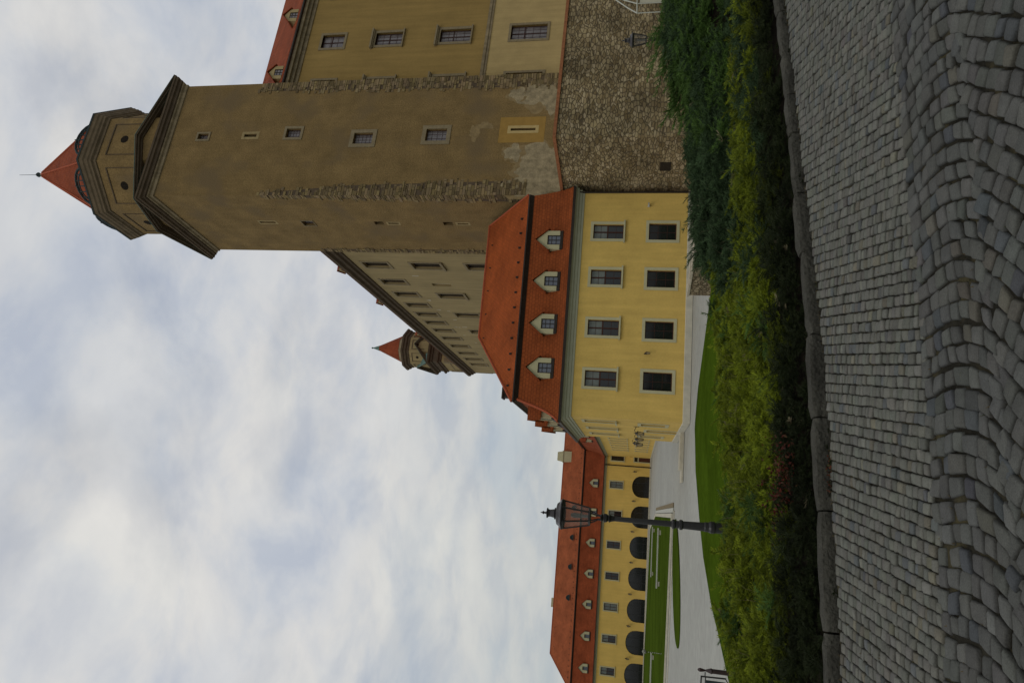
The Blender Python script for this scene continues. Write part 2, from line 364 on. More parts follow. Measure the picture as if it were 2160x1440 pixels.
def dormer(parent, w_=1.62, hb=1.3, ha=2.3, depth=1.9, gl='glass_dorm', name='dormer', tile='tile_near', face='cream'):
    """gabled dormer, origin at bottom centre of its face, face in y=0"""
    hw = w_/2; ow, oh = .84, 1.12; wb = .12
    b = MB()
    b.box(-hw, -ow/2, 0, .12, .26, hb).box(ow/2, hw, 0, .12, .26, hb)
    b.add([(-hw, 0, hb), (hw, 0, hb), (0, 0, ha-.1), (-hw, .12, hb), (hw, .12, hb), (0, .12, ha-.1)], [(0, 1, 2), (3, 5, 4), (0, 3, 4, 1)])
    b.box(-hw, -hw+.08, .12, depth, .1, hb).box(hw-.08, hw, .12, depth, .1, hb)
    o = b.build(name, M[face], parent)
    t = .07; e = .16; r_ = MB(); sl = (ha-hb)/hw
    for s in (-1, 1):
        p = [(0, ha), (s*(hw+e), ha-sl*(hw+e))]; q = [(x, z+t*1.3) for x, z in p]
        vs = [(p[0][0], -e, p[0][1]), (p[1][0], -e, p[1][1]), (q[1][0], -e, q[1][1]), (q[0][0], -e, q[0][1])]
        vs += [(x, depth, z) for x, _, z in vs]
        r_.add(vs, [(0, 1, 2, 3), (4, 7, 6, 5), (0, 4, 5, 1), (3, 2, 6, 7), (1, 5, 6, 2), (0, 3, 7, 4)])
    r_.build('dormer_roof', M[tile], o)
    f = MB().box(-ow/2, -ow/2+.07, .03, .1, .16, .16+oh).box(ow/2-.07, ow/2, .03, .1, .16, .16+oh).box(-ow/2+.07, ow/2-.07, .03, .1, .16+oh-.07, .16+oh).box(-ow/2+.07, ow/2-.07, .03, .1, .16, .22)
    f.box(-.025, .025, .04, .1, .22, .16+oh-.07)
    for k in (1, 2): f.box(-ow/2+.07, ow/2-.07, .045, .09, .2+k*oh/3-.02, .2+k*oh/3+.02)
    f.box(-hw, hw, -.04, .12, 0, .15).box(-hw, -ow/2-.002, .01, .11, .15, .257).box(ow/2+.002, hw, .01, .11, .15, .257)
    f.build('window_frame', M['darkmetal'], o)
    MB().add([(-ow/2, .075, .18), (ow/2, .075, .18), (ow/2, .075, .16+oh), (-ow/2, .075, .16+oh)], [(0, 1, 2, 3)]).build('pane', M[gl], o)
    return o

def mansard(th, x0, x1, D, prof_low, prof_up, hipL, hipR, tl, tu, oh=.55, studs=True, ridge_hip=8.4):
    """roof over x0..x1, 0..D; profiles are (inset from eave, z)"""
    def ring(i, z):
        xa = x0-oh+(i if hipL else 0); xb = x1+(oh-i if hipR else oh*.5)
        return [(xa, -oh+i, z), (xb, -oh+i, z), (xb, D+oh-i, z), (xa, D+oh-i, z)]
    lo = MB().rings([ring(i, z) for i, z in prof_low]).build('lower_roof', M[tl], th)
    u = MB().rings([ring(i, z) for i, z in prof_up])
    b0, e0 = prof_low[-1], prof_up[0]
    up_ = u.build('upper_roof', M[tu], th)
    k = MB(); k.rings([ring(prof_low[-1][0]+.02, prof_low[-1][1]-.35), ring(e0[0], e0[1]-.16), ring(e0[0]-.06, e0[1]-.12), ring(e0[0]-.04, e0[1]-.01)]); k.build('roof_break_shade_fascia', M['darkmetal'], th)  # dark fascia, its colour stands in for shadow under the upper roof's overhang
    # gable ends where there is no hip
    for hip, side in ((hipL, -1), (hipR, 1)):
        if not hip:
            xx = (x0-oh if side < 0 else x1+oh*.5)
            pr = list(prof_low)+list(prof_up)
            vs = [(xx, -oh+i, z) for i, z in pr]+[(xx, D+oh-i, z) for i, z in reversed(pr)]
            MB().add(vs, [tuple(range(len(vs)))]).build('gable_wall', M['darkmetal'], th)
    # ridge and hip tiles
    q = MB(); i1, z1 = prof_up[-1]; Lr = ring(i1, z1)
    q.tube([(Lr[0][0], D/2, z1+.03), (Lr[1][0], D/2, z1+.03)], .13)
    for hip, a, in ((hipL, 0), (hipR, 1)):
        if hip:
            q.tube([(Lr[a][0], Lr[a][1], z1+.03), (*ring(*e0)[a][:2], e0[1]+.03)], .12)
            q.tube([(*ring(*p)[a][:2], p[1]+.02) for p in prof_low], .11)
        else:
            q.tube([(*ring(*p)[a][:2], p[1]+.03) for p in prof_up], .08)
    q.build('ridge_tiles', M['ridge'], th)
    if studs:
        i_lo, i_hi = .1, .86
        pa = MB().box(-.09, .09, -.05, .02, .03, .2).box(-.02, .02, -.2, 0, -.04, .1).build('snow_guard', M['darkmetal'], th)
        pb = MB().box(-.05, .05, -.05, .02, .0, .14).build('snow_guard', M['darkmetal'], th)
        for ins_f, step, pr_ in ((i_lo, 1.35, pa), (i_hi, 2.3, pb)):
            i = e0[0]+(i1-e0[0])*ins_f; z = e0[1]+(z1-e0[1])*ins_f
            xa, xb = ring(i, z)[0][0], ring(i, z)[1][0]
            n = int((xb-xa)/step)
            for kx in range(n):
                q_ = pr_ if kx == 0 else dup(pr_, th)
                q_.location = (xa+.7+kx*step, -oh+i, z)
    gt = MB(); rr = ring(*prof_low[0])
    e = .1
    gt.rings([[(x+(-e if j in (0, 3) else (e if hipR else 0)), y+(-e if j < 2 else e), z_) for j, (x, y, _) in enumerate(rr)] for z_ in (prof_low[0][1]-.22, prof_low[0][1]-.02)]+
             [[(x, y, prof_low[0][1]-.01) for x, y, _ in rr]], cap0=True)
    gt.build('gutter', M['darkmetal'], th)
    return lo

# ================================================================== near yellow house
def TR(x, y, z): return Matrix.Translation((x, y, z))
def RZ(d): return Matrix.Rotation(R(d), 4, 'Z')
BASE = -2.2
LOW = [(0, 9.95), (.34, 10.30), (.70, 10.85), (1.05, 11.6), (1.36, 12.4), (1.62, 13.15), (1.82, 13.75)]
UP = [(1.56, 14.0), (8.40, 18.94)]
W1, D1 = 18.95, 15.7
house = thing('yellow_house', 'two storey yellow house with orange mansard roof against the rubble retaining wall', 'house', (-5.608, 52.198, BASE), R(13.2))
UX, LX, SX = (15.42, 11.45, 7.2, 3.05), (15.45, 11.4, 7.15, 3.05), (2.45, 7.4, 12.1)
fh = [(x-.64, x+.64, 5.65, 8.12) for x in UX]+[(x-.72, x+.72, 1.4, 3.6) for x in LX]
wl = MB(); wl.wall(0, W1, .5, 9.1, fh)
side = TR(0, D1, 0) @ RZ(-90)
sh = [(D1-s-.64, D1-s+.64, 5.65, 8.12) for s in SX]+[(D1-s-.7, D1-s+.7, 1.7, 3.6) for s in (2.9, 12.2)]+[(D1-7.4-.75, D1-7.4+.75, .5, 3.1)]
wl.xf = side; wl.wall(0, D1, .5, 9.1, sh); wl.xf = Matrix.Identity(4)
wl.add([(W1, 0, 0), (W1, D1, 0), (W1, D1, 9.1), (W1, 0, 9.1)], [(0, 1, 2, 3)]).add([(0, D1, 0), (W1, D1, 0), (W1, D1, 9.1), (0, D1, 9.1)], [(3, 2, 1, 0)])
wl.build('wall', M['yellow'], house)
MB().box(.4, W1-.3, .45, D1-.3, 0, 9).build('interior', M['soil'], house)
fp1 = rect(0, W1, 0, D1)
MB().loft(fp1, [(0, 9.0), (.06, 9.02), (.07, 9.2), (.14, 9.22), (.15, 9.42), (.26, 9.47), (.28, 9.62), (.44, 9.68), (.46, 9.78), (.5, 9.8)]).build('cornice', M['greytrim'], house)
MB().loft(fp1, [(.07, 0), (.07, .5), (.0, .54)]).build('plinth', M['plinth'], house)
wu = window(house, 1.28, 2.47, bars=(2, 4), transom=1.3, blind=1.36, surround=.23); wu.location = (UX[0], 0, 5.65)
for x in UX[1:]: dup(wu, house, (x, 0, 5.65))
for s in SX: dup(wu, house, (0, s, 5.65), R(-90))
wlw = window(house, 1.44, 2.2, bars=(2, 3), surround=.24, sill=False, name='window'); wlw.location = (LX[0], 0, 1.4)
for x in LX[1:]: dup(wlw, house, (x, 0, 1.4))
wls = window(house, 1.4, 1.9, bars=(2, 3), sill=False, name='window'); wls.location = (0, 2.9, 1.7); wls.rotation_euler = (0, 0, R(-90)); dup(wls, house, (0, 12.2, 1.7), R(-90))
dr = MB().box(-.75, .75, .15, .22, 0, 2.6).build('door', M['door'], house, (0, 7.4, .5), R(-90))
MB().box(-1.03, -.75, -.05, .004, -.5, 2.85).box(.75, 1.03, -.05, .004, -.5, 2.85).box(-.75, .75, -.05, .004, 2.6, 2.85).build('surround', M['cream'], dr)
mansard(house, 0, W1, D1, LOW, UP, True, False, 'tile_near', 'tile_up')
dm = dormer(house); dm.location = (14.62, -.03, 10.62)
dm['label'] = 'gabled dormer with cream face'
for x in (11.0, 7.36, 3.7): dup(dm, house, (x, -.03, 10.62))
for s in (3.4, 7.9, 12.3): dup(dm, house, (-.03, s, 10.62), R(-90))
MB().tube([(W1-.05, -.12, 9.8), (W1-.05, -.12, 9.3), (W1-.06, -.1, 9.0), (W1-.06, -.1, .0)], .075, 8).build('downpipe', M['darkmetal'], house)
MB().box(-.1, .1, -.32, -.02, -.06, .06).box(-.03, .03, -.06, .0, -.12, .1).box(-.085, .085, -.36, -.3, -.05, .05).build('security_camera', M['white'], house, (17.65, -.02, 3.7), R(25))
def wall_lantern(parent, loc, rz=0):
    m = MB().tube([(0, 0, .25), (0, -.22, .34), (0, -.38, .25)], .018, 5).box(-.05, .05, -.02, 0, .1, .4)
    m.lathe(0, -.38, [(.01, .32), (.05, .26), (.15, .2), (.16, .17), (.13, .16)], 6).lathe(0, -.38, [(.08, -.2), (.09, -.18), (.09, -.15)], 6)
    for k in range(6):
        a = k*math.pi/3; m.tube([(.14*math.cos(a), -.38+.14*math.sin(a), .17), (.085*math.cos(a), -.38+.085*math.sin(a), -.17)], .012, 4)
    o = m.build('wall_lantern', M['black'], parent, loc, rz)
    MB().lathe(0, -.38, [(.08, -.17), (.13, .16)], 6).build('lantern_glass', M['lampglass'], o); return o
wn = wall_lantern(house, (5.21, 0, 3.3)); wn.scale = (.8, .8, .8)
for s in (4.6, 9.6, 14.9): wall_lantern(house, (0, s, 3.6), R(-90)).scale = (1.5, 1.5, 1.5)
st = MB().box(-4.2, 0, 5.9, 8.1, 0, .14).box(-3.2, 0, 6.2, 7.8, .144, .3).build('doorstep', M['plinth'], house)
MB().box(1.9, 2.7, 5.2, 6.0, 13.6, 15.6).box(1.8, 2.8, 5.1, 6.1, 15.6, 15.75).build('chimney', M['darkmetal'], house)

# ================================================================== far yellow building (arcade) and side wing
FO = Vector((-56, 176.28, 0)) - Ud(16)*33
far = thing('arcade_building', 'long yellow building with a row of dark glazed arches behind the parterre', 'building', (FO.x, FO.y, BASE), R(16))
WX = [s+33 for s in (26.8, 19.5, 11.8, 4.0, -3.75, -11.25, -18.8, -26.3)]
AX = [s+33 for s in (19.45, 11.65, 3.95, -3.75, -11.4, -18.95, -26.5)]
LF, DF = 84, 15.7
FLOW = [(0, 12.5), (.4, 13.2), (.8, 14.2), (1.2, 15.5), (1.6, 17), (1.85, 17.95)]; FUP = [(1.55, 18.2), (8.4, 24.4)]
hs = [(x-.85, x+.85, 7.3, 10.65) for x in WX]+[(x-2.8, x+2.8, .35, 4.85) for x in AX]+[(59.0, 60.7, .35, 4.5)]
m = MB().wall(0, LF, .35, 12.05, hs, .5)
for x in AX:                                   # arch heads: spandrels that round off the rectangular openings
    n = 12; pts = [(x+2.8*math.cos(math.pi*k/n), 0, 2.35+2.5*math.sin(math.pi*k/n)**.85) for k in range(n+1)]
    for k in range(n):
        a, b = pts[k], pts[k+1]
        m.add([a, b, (b[0], 0, 4.85), (a[0], 0, 4.85)], [(3, 2, 1, 0)])
        m.add([a, b, (b[0], .5, b[2]), (a[0], .5, a[2])], [(0, 1, 2, 3)])
m.add([(0, 0, 0), (0, DF, 0), (0, DF, 12), (0, 0, 12)], [(3, 2, 1, 0)]).add([(LF, 0, 0), (LF, DF, 0), (LF, DF, 12), (LF, 0, 12)], [(0, 1, 2, 3)])
m.build('wall', M['yellow_far'], far)
fpf = rect(0, LF, 0, DF)
MB().loft(fpf, [(0, 11.75), (.08, 11.8), (.1, 12.0), (.3, 12.1), (.45, 12.3)]).build('cornice', M['greytrim'], far)
MB().loft(fpf, [(.06, 0), (.06, .35), (0, .36)]).build('plinth', M['plinth'], far)
fw_ = window(far, 1.7, 3.35, .3, (2, 2), 1.75, .28, glass='glass', sill=True, bt=.06, ft=.12, sill_h=.2); fw_.location = (WX[0], 0, 7.3)
fwb = window(far, 1.7, 3.35, .3, (2, 2), 1.75, .28, glass='curtain', sill=True, bt=.06, ft=.12, sill_h=.2); fwb.location = (WX[1], 0, 7.3)
fwc = window(far, 1.7, 3.35, .3, (2, 2), 1.75, .28, glass='glass', sill=True, bt=.06, ft=.12, sill_h=.2, blind=1.9); fwc.location = (WX[2], 0, 7.3)
for x, p in zip(WX[3:], (fw_, fw_, fwb, fwc, fwc)): dup(p, far, (x, 0, 7.3))
gz = MB(); gl = MB(); n = 14
arc = [(2.8*math.cos(math.pi*k/n), 0, 2.0+2.5*math.sin(math.pi*k/n)**.85) for k in range(n+1)]
gl.add([(x, .4, z) for x, _, z in arc]+[(-2.8, .4, 0), (2.8, .4, 0)], [tuple(range(n+3))])
gz.tube([(x*.985, .36, z*.985) for x, _, z in arc], .07, 4)
for x in (-1.05, 1.05): gz.box(x-.05, x+.05, .32, .4, 0, 4.3)
gz.box(-2.75, 2.75, .33, .4, .0, .12).box(-2.75, 2.75, .34, .4, 1.0, 1.08)
ag = gz.build('arched_window', M['black'], far, (AX[0], 0, .35)); gl.build('pane', M['glass'], ag)
for x in AX[1:]: dup(ag, far, (x, 0, .35))
d = MB().box(-.85, .85, .2, .3, 0, 3.0).build('door', M['door'], far, (59.85, 0, .35))
MB().box(-.85, .85, .2, .3, 3.3, 4.15).build('door_light', M['glass'], d); MB().box(-1.1, -.85, -.05, .003, -.3, 4.4).box(.85, 1.1, -.05, .003, -.3, 4.4).box(-.85, .85, -.05, .003, 4.15, 4.4).box(-.85, .85, .15, .25, 3.0, 3.3).build('surround', M['cream'], d)
MB().tube([(57.65, -.5, 12.2), (57.65, -.5, 11.8), (57.65, -.12, 11.1), (57.65, -.12, 0)], .14, 6).build('downpipe', M['darkmetal'], far)
mansard(far, 0, LF, DF, FLOW, FUP, True, False, 'tile_far', 'tile_far_up')
fd = dormer(far, 2.1, 1.5, 2.65, 2.2, 'glass_dorm', tile='tile_far'); fd.location = (WX[1], -.1, 13.7)
for x in WX[2:]: dup(fd, far, (x, -.1, 13.7))
for k, s in enumerate((12.6, 4.9, -2.6, -10.3)):
    MB().rings([[(.75*math.cos(math.pi*i/8)*q, yy, .95*math.sin(math.pi*i/8)*q) for i in range(9)] for q, yy in ((1, .0), (1, -.75), (.8, -.75), (.8, -.6), (0, -.6))], closed=False).build('roof_vent', M['darkcopper'], far, (s+33, 2.6, 19.75))
c = MB().box(58.2, 61.1, 5.2, 7.2, 20.5, 24.3).box(58.05, 61.25, 5.05, 7.35, 24.3, 24.55).rings([[(58.25+a, 5.25+a, z), (61.05-a, 5.25+a, z), (61.05-a, 7.15-a, z), (58.25+a, 7.15-a, z)] for a, z in ((0, 24.55), (.25, 26.0))], False, True).build('chimney', M['cream'], far)
MB().box(19.3, 21.6, 8.8, 9.8, 22, 25.2).build('chimney', M['cream'], far)
for s in (23.3, 15.6, 7.8, .1, -7.6, -15.2, -22.8): wall_lantern(far, (s+33, 0, 4.1)).scale = (1.7, 1.7, 1.7)

WO = Vector((-19.06, 139.4, 0)) + Ud(103.75)*46
wing = thing('courtyard_wing', 'yellow side wing with tall narrow windows joining the long arcade building', 'building', (WO.x, WO.y, BASE), R(-76.25))
WL, WD = 50, 15.7
ws = [46-s for s in (0, 4.6, 9.6, 14.9, 20.4, 26)]
m = MB().wall(0, WL, .35, 12.0, [(x-.8, x+.8, 6.1, 9.7) for x in ws]+[(x-.8, x+.8, 1.6, 4.2) for x in ws], .45)
m.add([(WL, 0, 0), (WL, WD, 0), (WL, WD, 12), (WL, 0, 12)], [(0, 1, 2, 3)]); m.build('wall', M['yellow_far'], wing)
MB().loft(rect(-.5, WL, 0, WD), [(0, 11.6), (.08, 11.65), (.1, 11.9), (.3, 12.0), (.45, 12.25)]).build('cornice', M['greytrim'], wing)
MB().loft(rect(0, WL, 0, WD), [(.06, 0), (.06, .35), (0, .36)]).build('plinth', M['plinth'], wing)
w1 = window(wing, 1.6, 3.6, .35, (2, 3), None, .28, sill_h=.2); w1.location = (ws[0], 0, 6.1)
w2 = window(wing, 1.6, 2.6, .35, (2, 3), None, .28, sill_h=.2); w2.location = (ws[0], 0, 1.6)
for x in ws[1:]: dup(w1, wing, (x, 0, 6.1)); dup(w2, wing, (x, 0, 1.6))
mansard(wing, 0, WL, WD, [(i, z-.15) for i, z in FLOW], [(i, z-.12) for i, z in FUP], False, True, 'tile_far', 'tile_far_up')
fd2 = dormer(wing, 2.1, 1.5, 2.65, 2.2, tile='tile_far'); fd2.location = (ws[0], -.1, 13.6); dup(fd2, wing, (ws[2], -.1, 13.6))
wall_lantern(wing, (48.5, 0, 4.0)).scale = (2.6, 2.6, 2.6)

# ================================================================== great corner tower
TB = 6.0
tw = thing('castle_tower', 'massive square ochre tower with stone pediments and an eight sided red spire', 'tower', (13.4, 60, TB), R(19.5))
ZT = TR(0, 0, -TB); SA, SB = 13.7, 11.8; OC_ = (6.8, 6.2)
sides = [Matrix.Identity(4), TR(0, SB, 0) @ RZ(-90), TR(SA, 0, 0) @ RZ(90), TR(SA, SB, 0) @ RZ(180)]; WID = (SA, SB, SB, SA)
fh = [(6.75, 7.45, 46.95, 48.15), (6.95, 7.3, 41.4, 42.8), (6.75, 7.85, 36.5, 38.1), (5.85, 7.15, 28.6, 30.6), (6.05, 7.45, 21.0, 23.1), (7.05, 7.32, 12.3, 14.7)]
lh = [(SB-5.45, SB-5.1, 40.4, 42.2), (SB-5.9, SB-4.9, 36.0, 37.3), (SB-5.65, SB-5.0, 28.2, 29.2), (SB-5.45, SB-5.2, 26.6, 27.7), (SB-5.65, SB-5.0, 20.8, 21.8), (SB-5.45, SB-5.2, 19.2, 20.3)]
m = MB(ZT)
for k in range(4):
    m.xf = ZT @ sides[k]; m.wall(0, WID[k], TB, 51.6, fh if k == 0 else lh if k == 1 else [], .42)
m.build('wall', M['tower'], tw)
MB(ZT).box(.6, SA-.6, .6, SB-.6, TB, 51).build('interior', M['soil'], tw)
fpt = rect(0, SA, 0, SB)
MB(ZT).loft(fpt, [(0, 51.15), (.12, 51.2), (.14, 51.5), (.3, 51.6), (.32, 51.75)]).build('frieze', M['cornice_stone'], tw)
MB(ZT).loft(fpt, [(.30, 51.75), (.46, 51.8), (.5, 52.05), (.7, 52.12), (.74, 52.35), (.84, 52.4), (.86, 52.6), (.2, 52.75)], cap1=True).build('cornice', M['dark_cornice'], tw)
def pediment(side, xf, W, z0, z1, parent, over=1.0, k=1.0, back=3.0):
    """raking cornice with recessed tympanum over a wall of width W"""
    cx = W/2; hw = cx+over; q = xf
    def tri(inset, y0, y1, mb, th_):
        a = [(-hw+inset*1.9, z0+.03), (0, z1-inset), (hw-inset*1.9, z0+.03)]; b = [(-hw+(inset+th_)*2.6, z0+.03), (0, z1-inset-th_), (hw-(inset+th_)*2.6, z0+.03)]
        vs = [(cx+x, y, z) for y in (y0, y1) for x, z in a+b]
        mb.add(vs, [(0, 1, 4, 3), (1, 2, 5, 4), (6, 9, 10, 7), (7, 10, 11, 8), (0, 6, 7, 1), (1, 7, 8, 2), (3, 4, 10, 9), (4, 5, 11, 10)])
    r_ = MB(q); tri(0, -over, .2, r_, .16*k); tri(.17*k, -over*.78, .2, r_, .2*k); tri(.38*k, -over*.45, .2, r_, .14*k)
    o = r_.build('pediment', M['dark_cornice'], parent)
    t = MB(q); t.add([(cx-hw+1.2, .06, z0), (cx+hw-1.2, .06, z0), (cx, .06, z1-.3*k)], [(0, 1, 2)]).build('tympanum', M['tower'], o)
    c_ = MB(q)
    vs = [(cx-hw-.03, -over-.04, z0+.02), (cx, -over-.04, z1+.05), (cx+hw+.03, -over-.04, z0+.02), (cx-hw-.03, back, z0+.02), (cx, back, z1+.05), (cx+hw+.03, back, z0+.02)]
    lo_ = [(x, y, z-.05) for x, y, z in vs]
    c_.add(vs+lo_, [(0, 1, 4, 3), (1, 2, 5, 4), (0, 6, 7, 1), (1, 7, 8, 2)]).build('pediment_roof', M['copper'], o)
    i_ = MB(q)
    i_.box(cx-2.3*k, cx-2.2*k, -.05, .06, z0, z0)
    return o
for k in range(4): pediment(k, ZT @ sides[k], WID[k], 52.62, 54.95, tw, .86, .95, 3.2)
def octa(c, r_): return [(c[0]+r_*math.cos(R(22.5+45*k)), c[1]+r_*math.sin(R(22.5+45*k))) for k in range(8)]
oc = octa(OC_, 6.95)
ob = MB(ZT).loft(oc, [(0, 52.5), (0, 59.6)]).build('octagon_drum', M['tower'], tw)
ap = 6.95*math.cos(R(22.5)); fl = 6.95*math.sin(R(22.5))
for k in range(8):
    pn = MB(); ho = MB()
    xf = ZT @ TR(*OC_, 0) @ RZ(45*k) @ TR(0, -ap, 0)
    pn.xf = xf; ho.xf = xf
    pn.box(-1.95, 1.95, -.07, .0, 58.32, 58.45).box(-1.95, -1.87, -.05, 0, 54, 58.32).box(1.87, 1.95, -.05, 0, 54, 58.32)
    ho.add([(.46*math.cos(a)*1.0, -.012, 56.75+.46*math.sin(a)) for a in [2*math.pi*i/16 for i in range(16)]], [tuple(range(16))])
    pn.build('panel_moulding', M['dark_cornice'], tw); ho.build('round_window', M['soil'], tw)
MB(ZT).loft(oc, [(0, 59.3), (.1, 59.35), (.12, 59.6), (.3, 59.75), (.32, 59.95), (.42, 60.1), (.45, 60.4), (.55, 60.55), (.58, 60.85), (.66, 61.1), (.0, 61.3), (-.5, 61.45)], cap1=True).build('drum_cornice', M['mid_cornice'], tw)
MB(ZT).loft(octa(OC_, 7.66), [(0, 60.95), (.03, 61.13), (-.3, 61.2)]).build('cornice_flashing', M['darkcopper'], tw)
sp_oct = octa(OC_, 6.35)
spr = MB(ZT).rings([[(*p, z) for p in octa(OC_, r_)] for r_, z in ((6.75, 61.25), (6.45, 61.7), (.28, 73.2))]).build('spire', M['spire'], tw)
q = MB(ZT)
for k in range(8):
    a, b = octa(OC_, 6.5)[k], octa(OC_, .3)[k]; q.tube([(*a, 61.7), (*b, 73.2)], .1, 5)
q.build('spire_hip', M['ridge'], spr)
MB(ZT).rings([[(*p, z) for p in octa(OC_, r_)] for r_, z in ((.42, 72.6), (.05, 73.9))]).build('spire_cap', M['copper'], spr)
MB(ZT).lathe(*OC_, [(.02, 73.5), (.18, 73.6), (.3, 73.85), (.18, 74.1), (.03, 74.25), (.02, 76.6)], 10).build('finial', M['darkcopper'], spr)
for k in range(8):
    q = MB(); q.xf = ZT @ TR(*OC_, 0) @ RZ(45*k) @ TR(0, -6.4, 0)
    q.tube([(2.0*math.cos(math.pi*i/10), -.05-.0*i, 61.2+1.45*math.sin(math.pi*i/10)) for i in range(11)], .14, 5)
    q.tube([(1.6*math.cos(math.pi*i/10), -.1, 61.2+1.1*math.sin(math.pi*i/10)) for i in range(11)], .07, 4)
    for x in (-1.2, -.6, 0, .6, 1.2): q.box(x-.05, x+.05, -.12, -.02, 61.2, 61.2+1.35*math.sqrt(max(0, 1-(x/2)**2)))
    q.tube([(0, -.1, 62.6), (0, -.1, 62.9)], .05, 4)
    q.build('lunette', M['darkcopper'], spr)
def swin(parent, w_, h_, side_k, u, z, base, sur=.22, bars=(2, 4), gl='glass_red', **k):
    o = window(parent, w_, h_, .3, bars, k.pop('tr', None), sur, .06, 'stone', 'woodframe_old', gl, k.pop('sill', False), k.pop('hood', False), None, .03, .06)
    v = sides[side_k] @ Vector((u, 0, z)); o.location = (v.x, v.y, z-base)
    if side_k: o.rotation_euler = (0, 0, R(-90))
    return o
swin(tw, .7, 1.2, 0, 7.1, 46.95, TB, .2, (2, 3)); swin(tw, 1.1, 1.6, 0, 7.3, 36.5, TB, .26, (3, 5)); swin(tw, 1.3, 2.0, 0, 6.5, 28.6, TB, .38, (4, 5)); swin(tw, 1.4, 2.1, 0, 6.75, 21.0, TB, .4, (3, 4))
swin(tw, 1.0, 1.3, 1, SB-5.4, 36.0, TB, .08, (2, 3))
m = MB()
for k, hh in ((0, (fh[1], fh[5])), (1, (lh[0], lh[2], lh[3], lh[4], lh[5]))):
    m.xf = ZT @ sides[k]
    for a, b, c_, d_ in hh: m.add([(a-.02, .35, c_), (b+.02, .35, c_), (b+.02, .35, d_), (a-.02, .35, d_)], [(0, 1, 2, 3)])
m.build('slit_opening', M['soil'], tw)
def patch(mb, cx, cz, rx, rz, seed, n=22, y=-.007, jag=.34):
    r_ = random.Random(seed); ph = [r_.random()*6 for _ in range(4)]
    pts = []
    for i in range(n):
        a = 2*math.pi*i/n; q_ = 1+jag*(math.sin(3*a+ph[0])*.5+math.sin(5*a+ph[1])*.35+math.sin(9*a+ph[2])*.3)+r_.uniform(-.05, .05)
        pts.append((cx+rx*q_*math.cos(a), y, cz+rz*q_*math.sin(a)))
    mb.add([(cx, y, cz)]+pts, [(0, i+1, (i+1) % n+1) for i in range(n)])
for a_ in ((1.6, 11.2, 1.9, 3.4, 1, 80, -.007), (3.9, 11.0, 1.7, 2.4, 2, 64, -.009), (4.6, 14.2, .9, .8, 9, 50, -.011), (11.4, 12.0, 1.6, 2.1, 3, 70, -.007), (10.1, 10.5, 1.3, 1.0, 4, 30, -.009), (11.3, 14.4, .8, .8, 5, 24, -.011)):
    m = MB(ZT); patch(m, *a_); m.build('bare_render_patch', M['patch_pale'], tw)
    m = MB(ZT); patch(m, a_[0]-.06, a_[1]+.1, a_[2]*1.17, a_[3]*1.13, a_[4]+20, a_[5], a_[6]+.003); m.build('worn_plaster_edge', M['patch_faint'], tw)
for a_ in ((6.9, 18.2, .9, .5, 6, 24, -.007), (7.7, 17.3, .4, .9, 7, 24, -.009)):
    m = MB(ZT); patch(m, *a_); m.build('faded_patch', M['patch_faint'], tw)
MB(ZT).add([(x, -.013, z) for x in (5.7, 7.045, 7.33, 8.6) for z in (11.4, 12.28, 14.72, 15.8)], [(0, 4, 5, 1), (1, 5, 6, 2), (2, 6, 7, 3), (4, 8, 9, 5), (6, 10, 11, 7), (8, 12, 13, 9), (9, 13, 14, 10), (10, 14, 15, 11)]).build('ochre_patch', M['patch_ochre'], tw)
def frame_ring(xf, a, b, c_, d_, w_, z_=-.02, mt='palestone'):
    x_ = (a-w_, a, b, b+w_); zz = (c_-w_, c_, d_, d_+w_)
    MB(xf).add([(x, z_, z) for x in x_ for z in zz], [(0, 4, 5, 1), (1, 5, 6, 2), (2, 6, 7, 3), (4, 8, 9, 5), (6, 10, 11, 7), (8, 12, 13, 9), (9, 13, 14, 10), (10, 14, 15, 11)]).build('slit_frame', M[mt], tw)
frame_ring(ZT, 7.05, 7.32, 12.3, 14.7, .3, -.02, 'frame_ochre'); frame_ring(ZT, 6.95, 7.3, 41.4, 42.8, .28, -.012, 'patch_dim')
for h_ in (lh[0], lh[3], lh[5]): frame_ring(ZT @ sides[1], *h_, .2, -.012, 'patch_dim')
def quoins(mb, xf, u0, dirn, z0, z1, wmin, wmax, seed, top_thin=True, dens=1.0):
    r_ = random.Random(seed); mb.xf = xf; z = z0
    while z < z1:
        h_ = r_.uniform(.16, .34); t = (z-z0)/(z1-z0)
        ww = r_.uniform(wmin, wmax)*(1-.35*t if top_thin else 1); x = 0
        while x < ww:
            l_ = min(r_.uniform(.25, .8), ww-x+.1)
            if r_.random() < dens*(.97 if x < ww*.5 else .72):
                g_ = r_.uniform(.45, 1.15); col = (.215*g_, .160*g_*r_.uniform(.96, 1.03), .084*g_*r_.uniform(.85, 1.1)); pr = r_.uniform(.015, .085)
                a, b = u0+dirn*x, u0+dirn*(x+l_-.04); mb.box(min(a, b), max(a, b), -pr, .02, z, z+h_-.035, col)
            x += l_
        z += h_
m = MB()
quoins(m, ZT, 0, 1, 12.6, 33, 1.1, 2.0, 11); quoins(m, ZT, 0, 1, 33, 39.5, .3, .9, 12, False, .8)
quoins(m, ZT, SA, -1, 10.5, 42.5, 1.3, 2.1, 13)
quoins(m, ZT @ sides[1], SB, -1, 12.6, 33, .7, 1.5, 14); quoins(m, ZT @ sides[1], SB, -1, 33, 39.5, .3, .8, 15, False, .8)
quoins(m, ZT @ sides[1], 0, 1, 12, 38, .5, 1.3, 16)
m.build('quoin_stones', M['quoin'], tw)
m = MB(); m.xf = ZT; m.add([(0, -.004, 12.6), (1.55, -.004, 12.6), (1.1, -.004, 30), (.3, -.004, 39.2), (0, -.004, 39.2)], [(0, 1, 2, 3, 4)])
